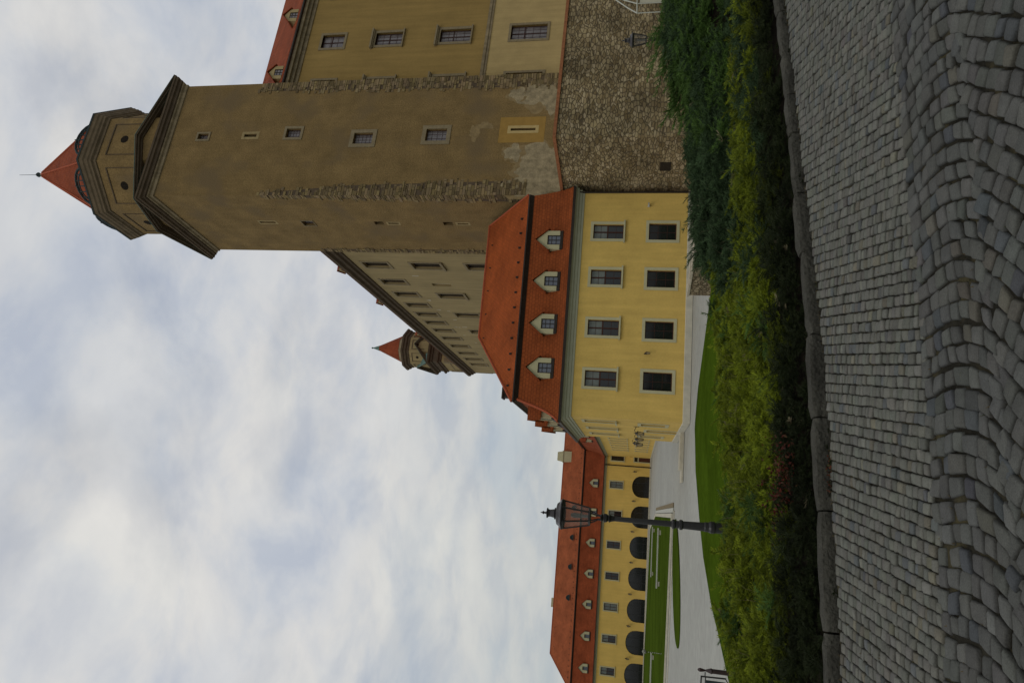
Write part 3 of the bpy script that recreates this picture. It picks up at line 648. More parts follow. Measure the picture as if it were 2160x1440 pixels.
m.add([(SA, -.004, 11), (SA, -.004, 42), (SA-1.0, -.004, 42), (SA-1.6, -.004, 11)], [(0, 1, 2, 3)])
m.xf = ZT @ sides[1]; m.add([(SB, -.004, 12.6), (SB, -.004, 39.2), (SB-.3, -.004, 39.2), (SB-1.2, -.004, 12.6)], [(0, 1, 2, 3)]).add([(0, -.004, 12), (.9, -.004, 12), (.6, -.004, 38), (0, -.004, 38)], [(0, 1, 2, 3)])
m.build('exposed_masonry', M['dark_cornice'], tw)

# ================================================================== palace
PB = 8.0
PO = Vector((13.4, 60, 0)) + Ud(109.5)*1.5
pal = thing('palace', 'tall ochre palace with rows of stone framed windows and red roof behind the tower', 'palace', (PO.x, PO.y, PB), R(19.5))
ZP = TR(0, 0, -PB)
inv = (TR(PO.x, PO.y, 0) @ RZ(19.5)).inverted()
wst = Vector((10.1, 74.5, 0)); wdir = Ud(104)
pA = inv @ (wst - wdir*13.0); pD = inv @ (wst + wdir*71.2)
cols = (14.25, 20.45, 27.6, 34)
ph = []
for x in cols: ph += [(x-.9, x+.9, 35.0, 37.6), (x-.85, x+.85, 28.2, 31.3), (x-.85, x+.85, 20.6, 24.0), (x-.95, x+.95, 12.5, 16.3)]
MB(ZP).wall(8, 46, 19.0, 40.0, ph, .4).build('south_wall', M['palace'], pal)
MB(ZP).wall(8, 46, PB, 18.7, ph, .4).build('south_wall', M['palace_low'], pal)
MB(ZP).box(8, 46, -.16, .3, 18.7, 19.0).box(8, 46, -.08, .3, 18.45, 18.7).build('string_course', M['cornice_stone'], pal)
for x in cols:
    for h_, w_, z, bars, tr_, sur, sl, hd in ((2.6, 1.8, 35.0, (2, 3), 1.55, .26, False, False), (3.1, 1.7, 28.2, (4, 4), 1.6, .28, True, True), (3.4, 1.7, 20.6, (4, 4), 2.0, .3, True, True), (3.8, 1.9, 12.5, (4, 5), 2.4, .26, False, False)):
        o = window(pal, w_, h_, .26, bars, tr_, sur, .07, 'stone', 'woodframe_old', 'glass_red', sl, hd, None, .035, .08); o.location = (x, 0, z-PB)
    if x == cols[1]: pass
# west wall: its wall frame starts at the far end and runs towards the viewer
wf = ZP @ TR(pD.x, pD.y, 0) @ RZ(-76-19.5)
TX = [71.2-s for s in (4.85, 11.2, 16.5, 21.6, 26.4, 31.1, 35.9, 41.2, 46.9, 52.6, 57.8, 62.8)]
MX = [71.2-s for s in (4.9, 16.7, 26.2, 36.0)]; LXX = [71.2-s for s in (4.9, 16.7, 26.2)]
wh = [(x-.95, x+.95, 33.1, 36.4) for x in TX]+[(x-1.0, x+1.0, 26.2, 30.0) for x in MX]+[(x-1.0, x+1.0, 19.4, 23.0) for x in LXX]+[(58.6, 59.6, 27.0, 29.6)]
MB(wf).wall(0, 84, PB, 37.7, wh, .4).build('west_wall', M['palace_west'], pal)
def pw(w_, h_, x, z, proto=[None], **k):
    o = window(pal, w_, h_, .3, (2, 3), None, k.get('sur', .28), .07, 'stone', 'woodframe_old', 'glass', k.get('sill', False), False, None, .03, .07, sill_h=.3)
    v = (wf @ Vector((x, 0, z))); o.location = v; o.rotation_euler = (0, 0, R(-95.5)); return o
a = pw(1.9, 3.3, TX[0], 33.1); b = pw(2.0, 3.8, MX[0], 26.2, sill=True); c = pw(2.0, 3.6, LXX[0], 19.4, sill=True)
for x in TX[1:]: dup(a, pal, wf @ Vector((x, 0, 33.1)), R(-95.5))
for x in MX[1:]: dup(b, pal, wf @ Vector((x, 0, 26.2)), R(-95.5))
for x in LXX[1:]: dup(c, pal, wf @ Vector((x, 0, 19.4)), R(-95.5))
m = MB(wf).add([(58.6, .3, 27.0), (59.6, .3, 27.0), (59.6, .3, 29.6), (58.6, .3, 29.6)], [(0, 1, 2, 3)])
r_ = random.Random(5)
for k in range(20):
    x = 71.2-r_.choice([8.5, 14, 19.0, 24, 29, 33.5, 38.5, 44, 50, 55.2, 60.3])+r_.uniform(-.3, .3); z = r_.uniform(30.0, 32.0); m.box(x-.12, x+.12, -.012, 0, z, z+r_.uniform(.3, .9))
m.build('bare_render_patch', M['palestone'], pal)
corner = inv @ (wst - wdir*13.0)
# footprint: south-west corner lies inside the tower
pW = inv @ (wst - wdir*4.0)
foot = [(9, 0), (60, 0), (60, pD.y), (pD.x, pD.y), (pW.x, pW.y)]; fz = [0, 0, -1.5, -1.5, -1.5]
wc = MB(wf); pr = [(0, 37.55), (-.15, 37.6), (-.2, 37.95), (-.45, 38.1), (-.5, 38.5), (-.8, 38.7), (-.85, 39.1), (0, 39.2)]
wc.rings([[(u, o, z) for o, z in pr] for u in (-.8, 75.2)], True, True, closed=False).build('west_cornice', M['dark_cornice'], pal)
MB(ZP).box(8, 60, -.1, .3, 39.3, 39.7).box(8, 60, -.32, .3, 39.7, 40.05).box(8, 60, -.62, .3, 40.05, 40.4).build('south_cornice', M['cornice_stone'], pal)
MB(ZP).tube([(8, -.75, 40.52), (60, -.75, 40.52)], .14, 8).build('gutter', M['darkmetal'], pal)
rr = MB(ZP); rr.rings([[(*p, z+fz[i]*k) for i, p in enumerate(offpoly(foot, o))] for o, z, k in ((.75, 40.62, 1), (.78, 40.75, 1), (-7.0, 49.0, .25))], cap1=True).build('roof', M['tile_far'], pal)
for x in (16.2, 24.2):
    o = dormer(pal, 1.7, 1.2, 1.95, 3, 'glass_red', tile='tile_far', face='dormface'); o.location = (x, -.35, 41.0-PB)
for s in (8.0, 22.0, 41.0):
    v = wf @ Vector((71.2-s, .3, 39.6)); o = dormer(pal, 1.8, 1.3, 1.9, 3, 'glass', tile='tile_far', face='dormface'); o.location = v; o.rotation_euler = (0, 0, R(-95.5))

# ------------------------------------------------------------------ small far corner tower
ft = thing('corner_turret', 'small far stone tower with pediments and a red spire rising behind the long palace eaves', 'tower', (-4.95, 139.5, 30), R(19.5))
ZF = TR(0, 0, -30); S2 = 7.1
sd2 = [Matrix.Identity(4), TR(0, S2, 0) @ RZ(-90), TR(S2, 0, 0) @ RZ(90), TR(S2, S2, 0) @ RZ(180)]
MB(ZF).loft(rect(0, S2, 0, S2), [(0, 30), (0, 46.0)]).build('wall', M['palace_west'], ft)
m = MB(ZF)
for k in range(2):
    m.xf = ZF @ sd2[k]
    m.box(.05, .8, -.12, 0, 34, 43.6).box(S2-.8, S2-.05, -.12, 0, 34, 43.6).box(1.3, 1.42, -.06, 0, 36, 42.6).box(S2-1.42, S2-1.3, -.06, 0, 36, 42.6).box(1.42, S2-1.42, -.06, 0, 42.48, 42.6)
    m.tube([(S2/2+1.5*math.cos(t/12*math.pi), -.05, 39.4+1.5*math.sin(t/12*math.pi)) for t in range(13)], .1, 4)
m.build('pilaster', M['cornice_stone'], ft)
fpt2 = rect(0, S2, 0, S2)
MB(ZF).loft(fpt2, [(0, 44.2), (.15, 44.3), (.2, 44.7), (.45, 44.9), (.5, 45.2), (.1, 45.3), (.1, 46.2), (.3, 46.3), (.35, 46.6), (.7, 46.9), (.8, 47.3), (.3, 47.4)], cap1=True).build('cornice', M['dark_cornice'], ft)
for k in range(4): pediment(k, ZF @ sd2[k], S2, 47.3, 50.7, ft, .75, .9, 1.6)
oc2 = octa((S2/2, S2/2), 3.95); MB(ZF).loft(oc2, [(0, 46.5), (0, 52.3)]).build('octagon_drum', M['palace_west'], ft)
ap2 = 3.95*math.cos(R(22.5))
for k in range(8):
    pn = MB(); ho = MB()
    xf = ZF @ TR(S2/2, S2/2, 0) @ RZ(45*k) @ TR(0, -ap2, 0); pn.xf = xf; ho.xf = xf
    pn.box(-1.05, 1.05, -.07, .0, 51.2, 51.35).box(-1.05, -.95, -.06, 0, 48.4, 51.2).box(.95, 1.05, -.06, 0, 48.4, 51.2)
    ho.add([(.32*math.cos(a), -.012, 50.1+.32*math.sin(a)) for a in [2*math.pi*i/14 for i in range(14)]], [tuple(range(14))])
    pn.build('panel_moulding', M['dark_cornice'], ft); ho.build('round_window', M['soil'], ft)
MB(ZF).loft(oc2, [(0, 51.9), (.1, 52.0), (.15, 52.4), (.4, 52.6), (.45, 53.0), (.65, 53.2), (.7, 53.6), (.2, 53.8)], cap1=True).build('drum_cornice', M['dark_cornice'], ft)
MB(ZF).rings([[(*p, z) for p in octa((S2/2, S2/2), r_)] for r_, z in ((4.3, 53.75), (3.3, 54.2), (3.0, 54.7))]).build('spire_skirt', M['cornice_stone'], ft)
MB(ZF).rings([[(*p, z) for p in octa((S2/2, S2/2), r_)] for r_, z in ((3.05, 54.7), (.3, 60.9))]).build('spire', M['spire'], ft)
MB(ZF).rings([[(*p, z) for p in octa((S2/2, S2/2), r_)] for r_, z in ((.62, 60.25), (.08, 61.9))], False, True).lathe(S2/2, S2/2, [(.05, 61.8), (.22, 62.0), (.05, 62.3)], 8).build('spire_cap', M['copper'], ft)

# ================================================================== retaining wall
RW = thing('retaining_wall', 'tall rubble stone retaining wall with a thin red coping under the tower', 'wall', (15.92, 51.18, BASE), R(20.5))
# bastion corner at the origin: front runs to the right, left flank runs back to the house
f2 = R(20.5); dl = Vector((math.cos(R(114.6)-f2), math.sin(R(114.6)-f2), 0))
A0, A1, B0 = Vector((0, 0, 0)), Vector((46, 0, 0)), dl*20
b1 = .05
def wq(p, q_, h0, h1): return [(p.x, p.y, h0), (q_.x, q_.y, h0), (q_.x, q_.y, h1), (p.x, p.y, h1)]
MB().add(wq(A0, A1, 0, 11.0), [(0, 1, 2, 3)]).add(wq(B0, A0, 0, 11.0), [(0, 1, 2, 3)]).build('wall', M['rubble'], RW)
cpoly = [tuple(B0.xy), (0, 0), (46, 0), (46, 8), (12, 20)]
m = MB(); m.rings([[(-.12+dl.x*20, dl.y*20, z), (-.12, -.12, z), (46, -.12, z), (46, .5, z), (.5, .5, z), (.5+dl.x*20, dl.y*20, z)] for z in (10.95, 11.2)], True, True); m.build('coping', M['coping'], RW)
MB().add([(dl.x*20, dl.y*20, 11.1), (.2, .2, 11.1), (46, .2, 11.1), (46, 16, 11.1), (8, 22, 11.1)], [(0, 1, 2, 3, 4)]).build('terrace', M['plinth'], RW)
MB().box(-.5, .5, -.03, .02, -.3, .55).build('vent_cover', M['darkmetal'], RW, tuple(dl*3.6+Vector((-.02, 0, 2.4))), R(114.6-180-20.5))

# ================================================================== ground
def kerb_y(x):
    xs = [-40, -12, -6, -2.52, -1.71, -.85, .11, .56, 2.3, 4.47, 8, 14, 30]; ys = [1.0, 3.2, 4.55, 5.54, 5.80, 6.10, 6.48, 6.73, 7.72, 8.95, 11.1, 15.2, 30]
    return float(np.interp(x, xs, ys))
EDGE = [(-16, -4), (-14.5, 3), (-13.6, 12), (-13.1, 20), (-12.7, 28), (-12.5, 30.6), (-12.4, 33.7), (-11.5, 38.5), (-10.1, 41.9), (-8.2, 45.3), (-5.4, 47.7), (-2.5, 46.3), (1.06, 42.6), (3.4, 40.2), (12, 44), (18, 50), (40, 60)]
def seg_d(px, py, P):
    best = 1e9
    for (x0, y0), (x1, y1) in zip(P[:-1], P[1:]):
        dx_, dy_ = x1-x0, y1-y0; t = max(0, min(1, ((px-x0)*dx_+(py-y0)*dy_)/(dx_*dx_+dy_*dy_)))
        best = min(best, math.hypot(px-x0-t*dx_, py-y0-t*dy_))
    return best
KP = [(x, kerb_y(x)) for x in (-40, -12, -6, -2.52, -.85, .56, 2.3, 4.47, 8, 14, 30)]
def inside(px, py):
    P = EDGE+[(40, -4)]; c_ = False; j = len(P)-1
    for i in range(len(P)):
        if (P[i][1] > py) != (P[j][1] > py) and px < (P[j][0]-P[i][0])*(py-P[i][1])/(P[j][1]-P[i][1])+P[i][0]: c_ = not c_
        j = i
    return c_
def terrain(x, y):
    if y < kerb_y(x)+.7: return -.3
    if not inside(x, y): return BASE-.15
    d2 = seg_d(x, y, EDGE); d1 = seg_d(x, y, KP)
    t = d2/(d1+d2+1e-6)
    return BASE-.02+(-.02-BASE)*t**1.15+.05*min(1, d2*3)
gr = MB().add([(-1500, -1500, BASE-.03), (1500, -1500, BASE-.03), (1500, 2500, BASE-.03), (-1500, 2500, BASE-.03)], [(0, 1, 2, 3)]).build('ground', M['gravel']); struct(gr)
xs = np.arange(-18, 40.1, .5); ys = np.arange(2.5, 52, .5)
V = np.array([[x, y, terrain(x, y)] for y in ys for x in xs]); nx = len(xs); Fq = []
for j in range(len(ys)-1):
    for i in range(nx-1):
        q_ = (j*nx+i, j*nx+i+1, (j+1)*nx+i+1, (j+1)*nx+i)
        if all(V[k][2] <= BASE-.1 for k in q_): continue
        Fq.append(q_)
# snap the rim of the grid onto the lawn's edge so that its outline is smooth
rim = {k for q_ in Fq for k in q_ if V[k][2] <= BASE-.1}
for k in rim:
    px, py = V[k][0], V[k][1]; best = (1e9, px, py)
    for (x0, y0), (x1, y1) in zip(EDGE[:-1], EDGE[1:]):
        dx_, dy_ = x1-x0, y1-y0; t = max(0, min(1, ((px-x0)*dx_+(py-y0)*dy_)/(dx_*dx_+dy_*dy_))); qx, qy = x0+t*dx_, y0+t*dy_
        dd = math.hypot(px-qx, py-qy)
        if dd < best[0]: best = (dd, qx, qy)
    if best[0] < .8: V[k] = (best[1], best[2], BASE-.01)
lawn = np_mesh('lawn', V, np.array(Fq), M['lawn'], smooth=True); struct(lawn)
# far parterre and oval lawn
pg = [(-16.8, 70.0), (-30.2, 124.5), (-42, 160), (-92, 176), (-70, 73)]
def ccw(p): return p if sum(p[i][0]*p[(i+1) % len(p)][1]-p[(i+1) % len(p)][0]*p[i][1] for i in range(len(p))) > 0 else p[::-1]
pg = ccw(pg)
struct(MB(TR(0, 0, BASE)).loft(offpoly(pg, -.5), [(0, .02), (0, .13)], cap1=True).build('parterre_lawn', M['lawn_far']))
k_ = MB(TR(0, 0, BASE)); k_.rings([[(*p, z) for p in offpoly(pg, o)] for o, z in ((0, 0), (0, .18), (-.45, .18), (-.45, .05))]); struct(k_.build('lawn_edging', M['plinth']))
struct(MB(TR(0, 0, BASE)).box(-75, -16.0, 67.6, 68.0, -.02, .07).build('path_edging', M['plinth']))
cx, cy = -20.1, 60.3; ax = Vector((-22.9+17.5, 54.2-66.9)).normalized(); La, Lb = 7.0, 3.4
ov = [(cx+ax.x*La*math.cos(t)-ax.y*Lb*math.sin(t), cy+ax.y*La*math.cos(t)+ax.x*Lb*math.sin(t)) for t in [2*math.pi*i/48 for i in range(48)]]
struct(MB(TR(0, 0, BASE)).rings([[(x, y, z) for x, y in ov] for z in (-.02, .06)]+[[(cx+(x-cx)*.96, cy+(y-cy)*.96, .12) for x, y in ov]], False, True).build('oval_lawn', M['lawn_far']))
lw = thing('low_parapet', 'low white stone border with a dark strip beside it at the end of the parterre', 'wall', (-16.8, 70.0, BASE), math.atan2(54.5, -13.4))
MB().box(-1, 57, -1.05, -.6, 0, .06).build('dark_strip', M['stone'], lw); MB().box(-1, 57, -.55, -.1, 0, .08).build('parapet', M['white'], lw)
for (x, y, l_, a, lab) in ((-33.3, 127, 22, 197, 'white marble bench nearer the arcade building'), (-25.4, 96.5, 20, 199, 'long white marble bench in the middle of the parterre')):
    bn = thing('bench', lab, 'bench', (x, y, BASE+.1), R(a), 'long white benches on the parterre lawn')
    MB().box(0, l_*.4, -.4, .4, .32, .48).build('seat', M['white'], bn)
    s_ = MB().box(.3, .9, -.3, .3, 0, .318).build('support', M['plinth'], bn); dup(s_, bn, (l_*.4-1.2, 0, 0))
bn = thing('bench', 'white marble bench at the left edge before the arches', 'bench', (-49.4, 103.5, BASE+.1), R(200), 'long white benches on the parterre lawn')
MB().box(-3, 12, -.4, .4, .32, .5).build('seat', M['white'], bn); s_ = MB().box(-2.7, -2.1, -.3, .3, 0, .318).build('support', M['plinth'], bn); dup(s_, bn, (13.2, 0, 0))
pl = thing('marker_pole', 'thin banded pole with a round white head on the parterre lawn', 'pole', (-35.5, 79.8, BASE+.1))
for k in range(7): MB().lathe(0, 0, [(.05, k*.24), (.05, k*.24+.12)], 6).build('pole_band', M['white'], pl); MB().lathe(0, 0, [(.03, 0), (.03, 1.9)], 6).build('pole', M['lawn_far'], pl); MB().lathe(0, 0, [(.02, 1.7), (.2, 1.8), (.26, 1.98), (.2, 2.15), (.02, 2.25)], 10).build('globe', M['white'], pl)

# ================================================================== low garden wall
gw = thing('garden_wall', 'short low rubble garden wall with pale cap stones before the yellow house', 'wall', (3.1, 40.0, BASE), math.atan2(-4.6, 2.1))
MB().box(0, 5.2, 0, .75, 0, 1.22).build('wall', M['lowstone'], gw)
m = MB(); r_ = random.Random(3); x = -.06
while x < 5.2:
    l_ = r_.uniform(.5, .9); m.box(x, x+l_-.03, -.06, .8, 1.22, 1.22+r_.uniform(.08, .15)); x += l_
m.build('cap_stone', M['palestone'], gw)

# ================================================================== road of setts
def sett_v(cells, m, name, jz=1.0):
    """cells: list of 4 corner points (ccw) -> rounded sett tops"""
    nC = len(cells); C = np.array([[(x+.016*mnoise.noise(Vector((x*5, y*5, 1)))*jz, y+.016*mnoise.noise(Vector((x*5, y*5, 8)))*jz) for x, y in c_] for c_ in cells])
    C = C+rng.normal(0, .003 if jz < .5 else .0075, C.shape); cen = C.mean(1, keepdims=True); g = rng.uniform(.0, 1, (nC, 1, 1))
    hgt = rng.normal(0, .004, (nC, 1)); tilt = rng.normal(0, .05, (nC, 1, 2))
    def lev(k, z):
        P = cen+(C-cen)*k; zz = z+hgt+((P-cen)*tilt).sum(2)
        return np.concatenate([P, zz[..., None]], 2)
    mid = lambda P: (P+np.roll(P, -1, 1))/2
    gk = rng.uniform(-.025, .025, (nC, 1, 1))+(.940 if jz < .5 else .915); A = lev(gk, -.028); Bq = lev(gk-.045, -.005); Cq = lev(gk-.17, .003); 
    def oct_(P, cut):                                           # cut corners: 8 points
        nxt = np.roll(P, -1, 1); return np.stack([P+(nxt-P)*cut, nxt+(P-nxt)*cut], 2).reshape(nC, 8, 3)
    ringsL = [oct_(A, .04), oct_(Bq, .06), oct_(Cq, .12)]
    jit = rng.normal(0, 1, (nC, 8, 1))*np.linalg.norm(C[:, 0]-C[:, 2], axis=1)[:, None, None]*.016
    for q in ringsL[:2]: q[..., :2] += (q[..., :2]-cen)*jit*6
    top = np.concatenate([cen[:, 0], hgt+.004], 1)[:, None, :]
    V = np.concatenate(ringsL+[top], 1)                        # n,25,3
    base = (np.arange(nC)*25)[:, None]
    F = []
    for r_ in range(2):
        for i in range(8):
            j = (i+1) % 8; F.append(np.stack([base[:, 0]+r_*8+i, base[:, 0]+r_*8+j, base[:, 0]+(r_+1)*8+j, base[:, 0]+(r_+1)*8+i], 1))
    for i in range(0, 8, 2):
        F.append(np.stack([base[:, 0]+16+i, base[:, 0]+16+(i+1) % 8, base[:, 0]+16+(i+2) % 8, base[:, 0]+24], 1))
    F = np.concatenate(F)
    b = np.clip(rng.normal(1, .12, (nC, 1)), .6, 1.5); hue = rng.normal(0, .018, (nC, 3)); base_c = np.array(m)
    wts = rng.random((nC, 1)); col = base_c*(b+hue*1.0)
    col = np.where(wts > .95, col*np.array([1.07, 1.0, .88]), np.where(wts < .06, col*np.array([.75, .8, .92]), col))
    cols = np.repeat(np.clip(col, .01, 1)[:, None, :], 25, 1); cols[:, :8] = (.020, .018, .012); cols[:, 8:16] *= .72; cols = cols.reshape(-1, 3)   # foot and lower edge of every stone coloured darker
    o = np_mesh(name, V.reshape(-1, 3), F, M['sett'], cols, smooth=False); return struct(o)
def bound_y(x): return float(np.interp(x, [-8, -1.58, -1.11, -.53, .32, 1.11, 2.07, 8], [2.1, 3.84, 3.93, 4.10, 4.33, 4.58, 4.89, 6.9]))
OC = np.array([.25, -8.0])                      # small setts: rows fan out from this point
cells = []; da = .0058
for ia in range(-100, 85):
    a0 = ia*da+math.sin(ia*.37)*.0003; a1 = a0+da
    r0 = 5.0+rng.uniform(0, .1)
    while r0 < 23:
        l_ = rng.uniform(.062, .105) if rng.random() > .12 else rng.uniform(.045, .06)
        r1 = r0+l_
        w1_, w0_ = .0035, .0035
        P = [(OC[0]+r_*math.sin(a), OC[1]+r_*math.cos(a)) for r_, a in ((r0, a0), (r0, a1), (r1, a1), (r1, a0))]
        c_ = ((P[0][0]+P[2][0])/2, (P[0][1]+P[2][1])/2)
        ky = kerb_y(c_[0])
        if c_[1] > ky-.035: break
        if c_[1] > bound_y(c_[0])-.005 and c_[1] < 15: cells.append(P[::-1] if False else [P[0], P[1], P[2], P[3]])
        r0 = r1
sett_v(cells, (.112, .112, .094), 'small_setts', .25)
cells = []; pitch = .114; Rr = .90; straight = .22
def path(v):
    if v < straight: return 0.0, v, 0.0
    a = (v-straight)/Rr
    return -Rr*(1-math.cos(a)), straight+Rr*math.sin(a), a
bt = Vector((3.65, 1.05)).normalized(); bn_ = Vector((bt.y, -bt.x))
O0 = Vector((.32, 4.33))
for i in range(-38, 66):
    tt = i*pitch+rng.normal(0, .004); v = -.045+rng.uniform(0, .03)
    while v < straight+Rr*R(36):
        l_ = rng.uniform(.09, .135) if rng.random() > .1 else .16
        fan = .16*(tt/2.0)
        def pt(t0, v_):
            sx_, dv, a = path(v_); q = t0+sx_
            x_ = O0.x+bt.x*q+bn_.x*dv; 
            return (x_+0.0, bound_y(O0.x+bt.x*q)+(bn_.y*dv) if True else 0)
        P = [pt(tt, v+l_), pt(tt+pitch, v+l_), pt(tt+pitch, v), pt(tt, v)]
        ar = abs(sum(P[k][0]*P[(k+1) % 4][1]-P[(k+1) % 4][0]*P[k][1] for k in range(4)))/2
        if ar > .002: cells.append(P)
        v += l_
th0 = R(43); e1 = bn_*math.cos(th0)-bt*math.sin(th0); e2 = Vector((-e1.y, e1.x)); cs = .112
v1 = straight+Rr*math.sin(R(36))
for i in range(-60, 60):
    j_ = -60+rng.uniform(0, .9)
    while j_ < 60:
        l_ = rng.uniform(.85, 1.12); o = [O0+e1*((j_+du)*cs)+e2*((i+dv)*cs*.98) for du, dv in ((0, 0), (l_, 0), (l_, 1), (0, 1))]
        c_ = (o[0]+o[2])/2; j_ += l_; q_ = c_-O0; vv = q_.dot(bn_)
        dep = bound_y(c_.x)-c_.y
        if dep*.96 < v1-.02 or dep > 3.2 or abs(c_.x) > 5.5: continue
        cells.append([(p.x, p.y) for p in o])
sett_v(cells, (.076, .077, .069), 'large_setts', .5)
m = MB(); kx = [-40, -12, -6, -2.52, -1.71, -.85, .11, .56, 2.3, 4.47, 8, 14, 30]
vs = [(x, kerb_y(x)+.02, -.017) for x in kx]+[(x, -30, -.017) for x in kx]
m.add(vs, [(len(kx)+i, len(kx)+i+1, i+1, i) for i in range(len(kx)-1)]); struct(m.build('road', M['joint']))
# kerb stones
m = MB(); x = -9.0; r_ = random.Random(21)
while x < 16:
    y0 = kerb_y(x); l_ = r_.uniform(.55, .95); k = 0
    x1 = x
    while math.hypot(x1-x, kerb_y(x1)-y0) < l_: x1 += .02
    y1 = kerb_y(x1); t = Vector((x1-x, y1-y0)).normalized(); nrm = Vector((-t.y, t.x)); dz = r_.uniform(-.012, .012); dn = r_.uniform(-.012, .014); L_ = math.hypot(x1-x, y1-y0)-.018
    nseg = 7; prof = [(.04, -.05), (.04, .05), (.05, .078), (.07, .087), (.15, .092), (.17, .08), (.175, -.05)]
    rr = []
    for s_ in range(nseg+1):
        u = s_/nseg*L_; e = .012 if s_ in (0, nseg) else 0
        rr.append([(x+t.x*u+nrm.x*(o+dn+(r_.uniform(-.008, .008))+e*(1 if o < .1 else -1)), y0+t.y*u+nrm.y*(o+dn+e*(1 if o < .1 else -1)), z+dz*(z > 0)-e*(z > .07)+r_.uniform(-.007, .007)*(z > 0)) for o, z in prof])
    m.rings(rr, True, True, closed=False); x = x1
struct(m.build('kerb', M['kerb']))

# ================================================================== street lamps
def street_lamp(label, loc, H, rz=0):
    """iron lantern post, finial tip at height H"""
    t = thing('street_lamp', label, 'street lamp', loc, rz, 'iron lantern street lamps')
    h = H
    MB().lathe(0, 0, [(.115, 0), (.115, .12), (.1, .14), (.1, h-3.3), (.112, h-3.28), (.112, h-3.22), (.092, h-3.18), (.09, h-3.12), (.082, h-3.1), (.072, h-2.72), (.095, h-2.7), (.095, h-2.66), (.07, h-2.64), (.07, h-2.58), (.09, h-2.56), (.09, h-2.53), (.056, h-2.5), (.046, h-1.45), (.06, h-1.38), (.08, h-1.34), (.055, h-1.32), (.08, h-1.29), (.085, h-1.24), (.06, h-1.22), (.078, h-1.19), (.05, h-1.17)], 14).build('post', M['black'], t, smooth=False)
    a = MB()
    for k in range(4):
        c_, s_ = math.cos(R(45+90*k)), math.sin(R(45+90*k))
        a.tube([(.05*c_, .05*s_, h-1.2), (.055*c_, .055*s_, h-1.12), (.10*c_, .10*s_, h-1.05), (.13*c_, .13*s_, h-.97)], .014, 5)
    a.build('bracket_arm', M['redblack'], t)
    def hx(r_): return [(r_*math.cos(R(60*k+15)), r_*math.sin(R(60*k+15))) for k in range(6)]
    f = MB(); lo, hi = hx(.165), hx(.262)
    f.rings([[(*p, z) for p in hx(r_)] for r_, z in ((.14, h-.985), (.172, h-.98), (.172, h-.945), (.15, h-.94))], True, True)
    for k in range(6): f.tube([(*lo[k], h-.95), (*hi[k], h-.47)], .017, 4)
    f.rings([[(*p, z) for p in hx(r_)] for r_, z in ((.25, h-.48), (.275, h-.475), (.285, h-.44), (.26, h-.43))])
    f.build('lantern_frame', M['black'], t)
    MB().rings([[(*p, z) for p in hx(r_)] for r_, z in ((.158, h-.945), (.252, h-.475))]).build('lantern_glass', M['lampglass'], t)
    MB().lathe(0, 0, [(.03, h-.94), (.03, h-.8), (.045, h-.78), (.05, h-.66), (.03, h-.6)], 8).build('bulb', M['curtain'], t)
    MB().lathe(0, 0, [(.295, h-.445), (.30, h-.42), (.24, h-.38), (.2, h-.33), (.12, h-.31), (.105, h-.30), (.115, h-.285), (.085, h-.275), (.07, h-.2), (.075, h-.16), (.1, h-.145), (.1, h-.13), (.03, h-.12), (.015, h-.085), (.034, h-.06), (.015, h-.035), (.002, h)], 12).build('lantern_cap', M['lampcap'], t)
    return t
zA = terrain(-3.32, 13)
street_lamp('tall black iron lamp post with glazed lantern standing behind the yellow green junipers', (-3.32, 13, zA), 3.42-zA)
zB = terrain(12.2, 27)
street_lamp('distant iron lamp before the retaining wall with only its lantern above the bushes', (12.2, 27, zB), 2.88-zB)

# ------------------------------------------------------------------ notice board, stair railing
nb = thing('notice_board', 'dark notice board in an ornate iron frame beyond the yellow green junipers', 'notice board', (-5.53, 12, -1.0))
def lt(z): return z+1.0
MB().lathe(0, 0, [(.045, 0), (.04, 1.18), (.05, 1.2), (.035, 1.24), (.015, 1.3), (.028, 1.35), (.034, 1.39), (.02, 1.42), (.004, 1.43)], 8).build('post', M['redblack'], nb)
MB().tube([(-.10, 0, .95), (-.11, 0, 1.37)], .014, 5).tube([(-.10, 0, 1.36), (-.98, 0, 1.38)], .014, 5).tube([(-.03, 0, 1.3), (-.11, 0, 1.3)], .012, 4).tube([(-.10, 0, .96), (-.2, 0, .9), (-.25, 0, .94), (-.22, 0, .99), (-.18, 0, .96)], .012, 4).tube([(-.10, 0, 1.29), (-.98, 0, 1.31)], .012, 4).tube([(-.36, 0, 1.38), (-.36, 0, 1.3)], .010, 4).tube([(-.27, 0, 1.37), (-.27, 0, 1.44)], .013, 4).build('frame', M['black'], nb)
MB().box(-.98, -.17, -.015, .015, .95, 1.28).build('panel', M['darkcopper'], nb)
ra = thing('stair_railing', 'white tubular stair railing at the foot of the retaining wall', 'railing', (14.75, 30, .2))
m = MB()
for x in (0, .42): m.tube([(x, 0, -.6), (x, 0, 2.2)], .022, 6)
m.tube([(0, 0, 2.2), (2.6, 0, 2.25)], .028, 6).tube([(0, 0, 2.2), (.4, .3, 2.62), (1.2, .8, 3.4)], .028, 6).tube([(.42, 0, 2.2), (.7, .2, 2.75), (1.3, .7, 3.5)], .028, 6)
m.tube([(2.6, 0, -.6), (2.6, 0, 2.25)], .03, 6).build('rail', M['white'], ra)
MB().box(.45, 2.55, .05, .1, .6, 2.1).build('side_panel', M['plinth'], ra)

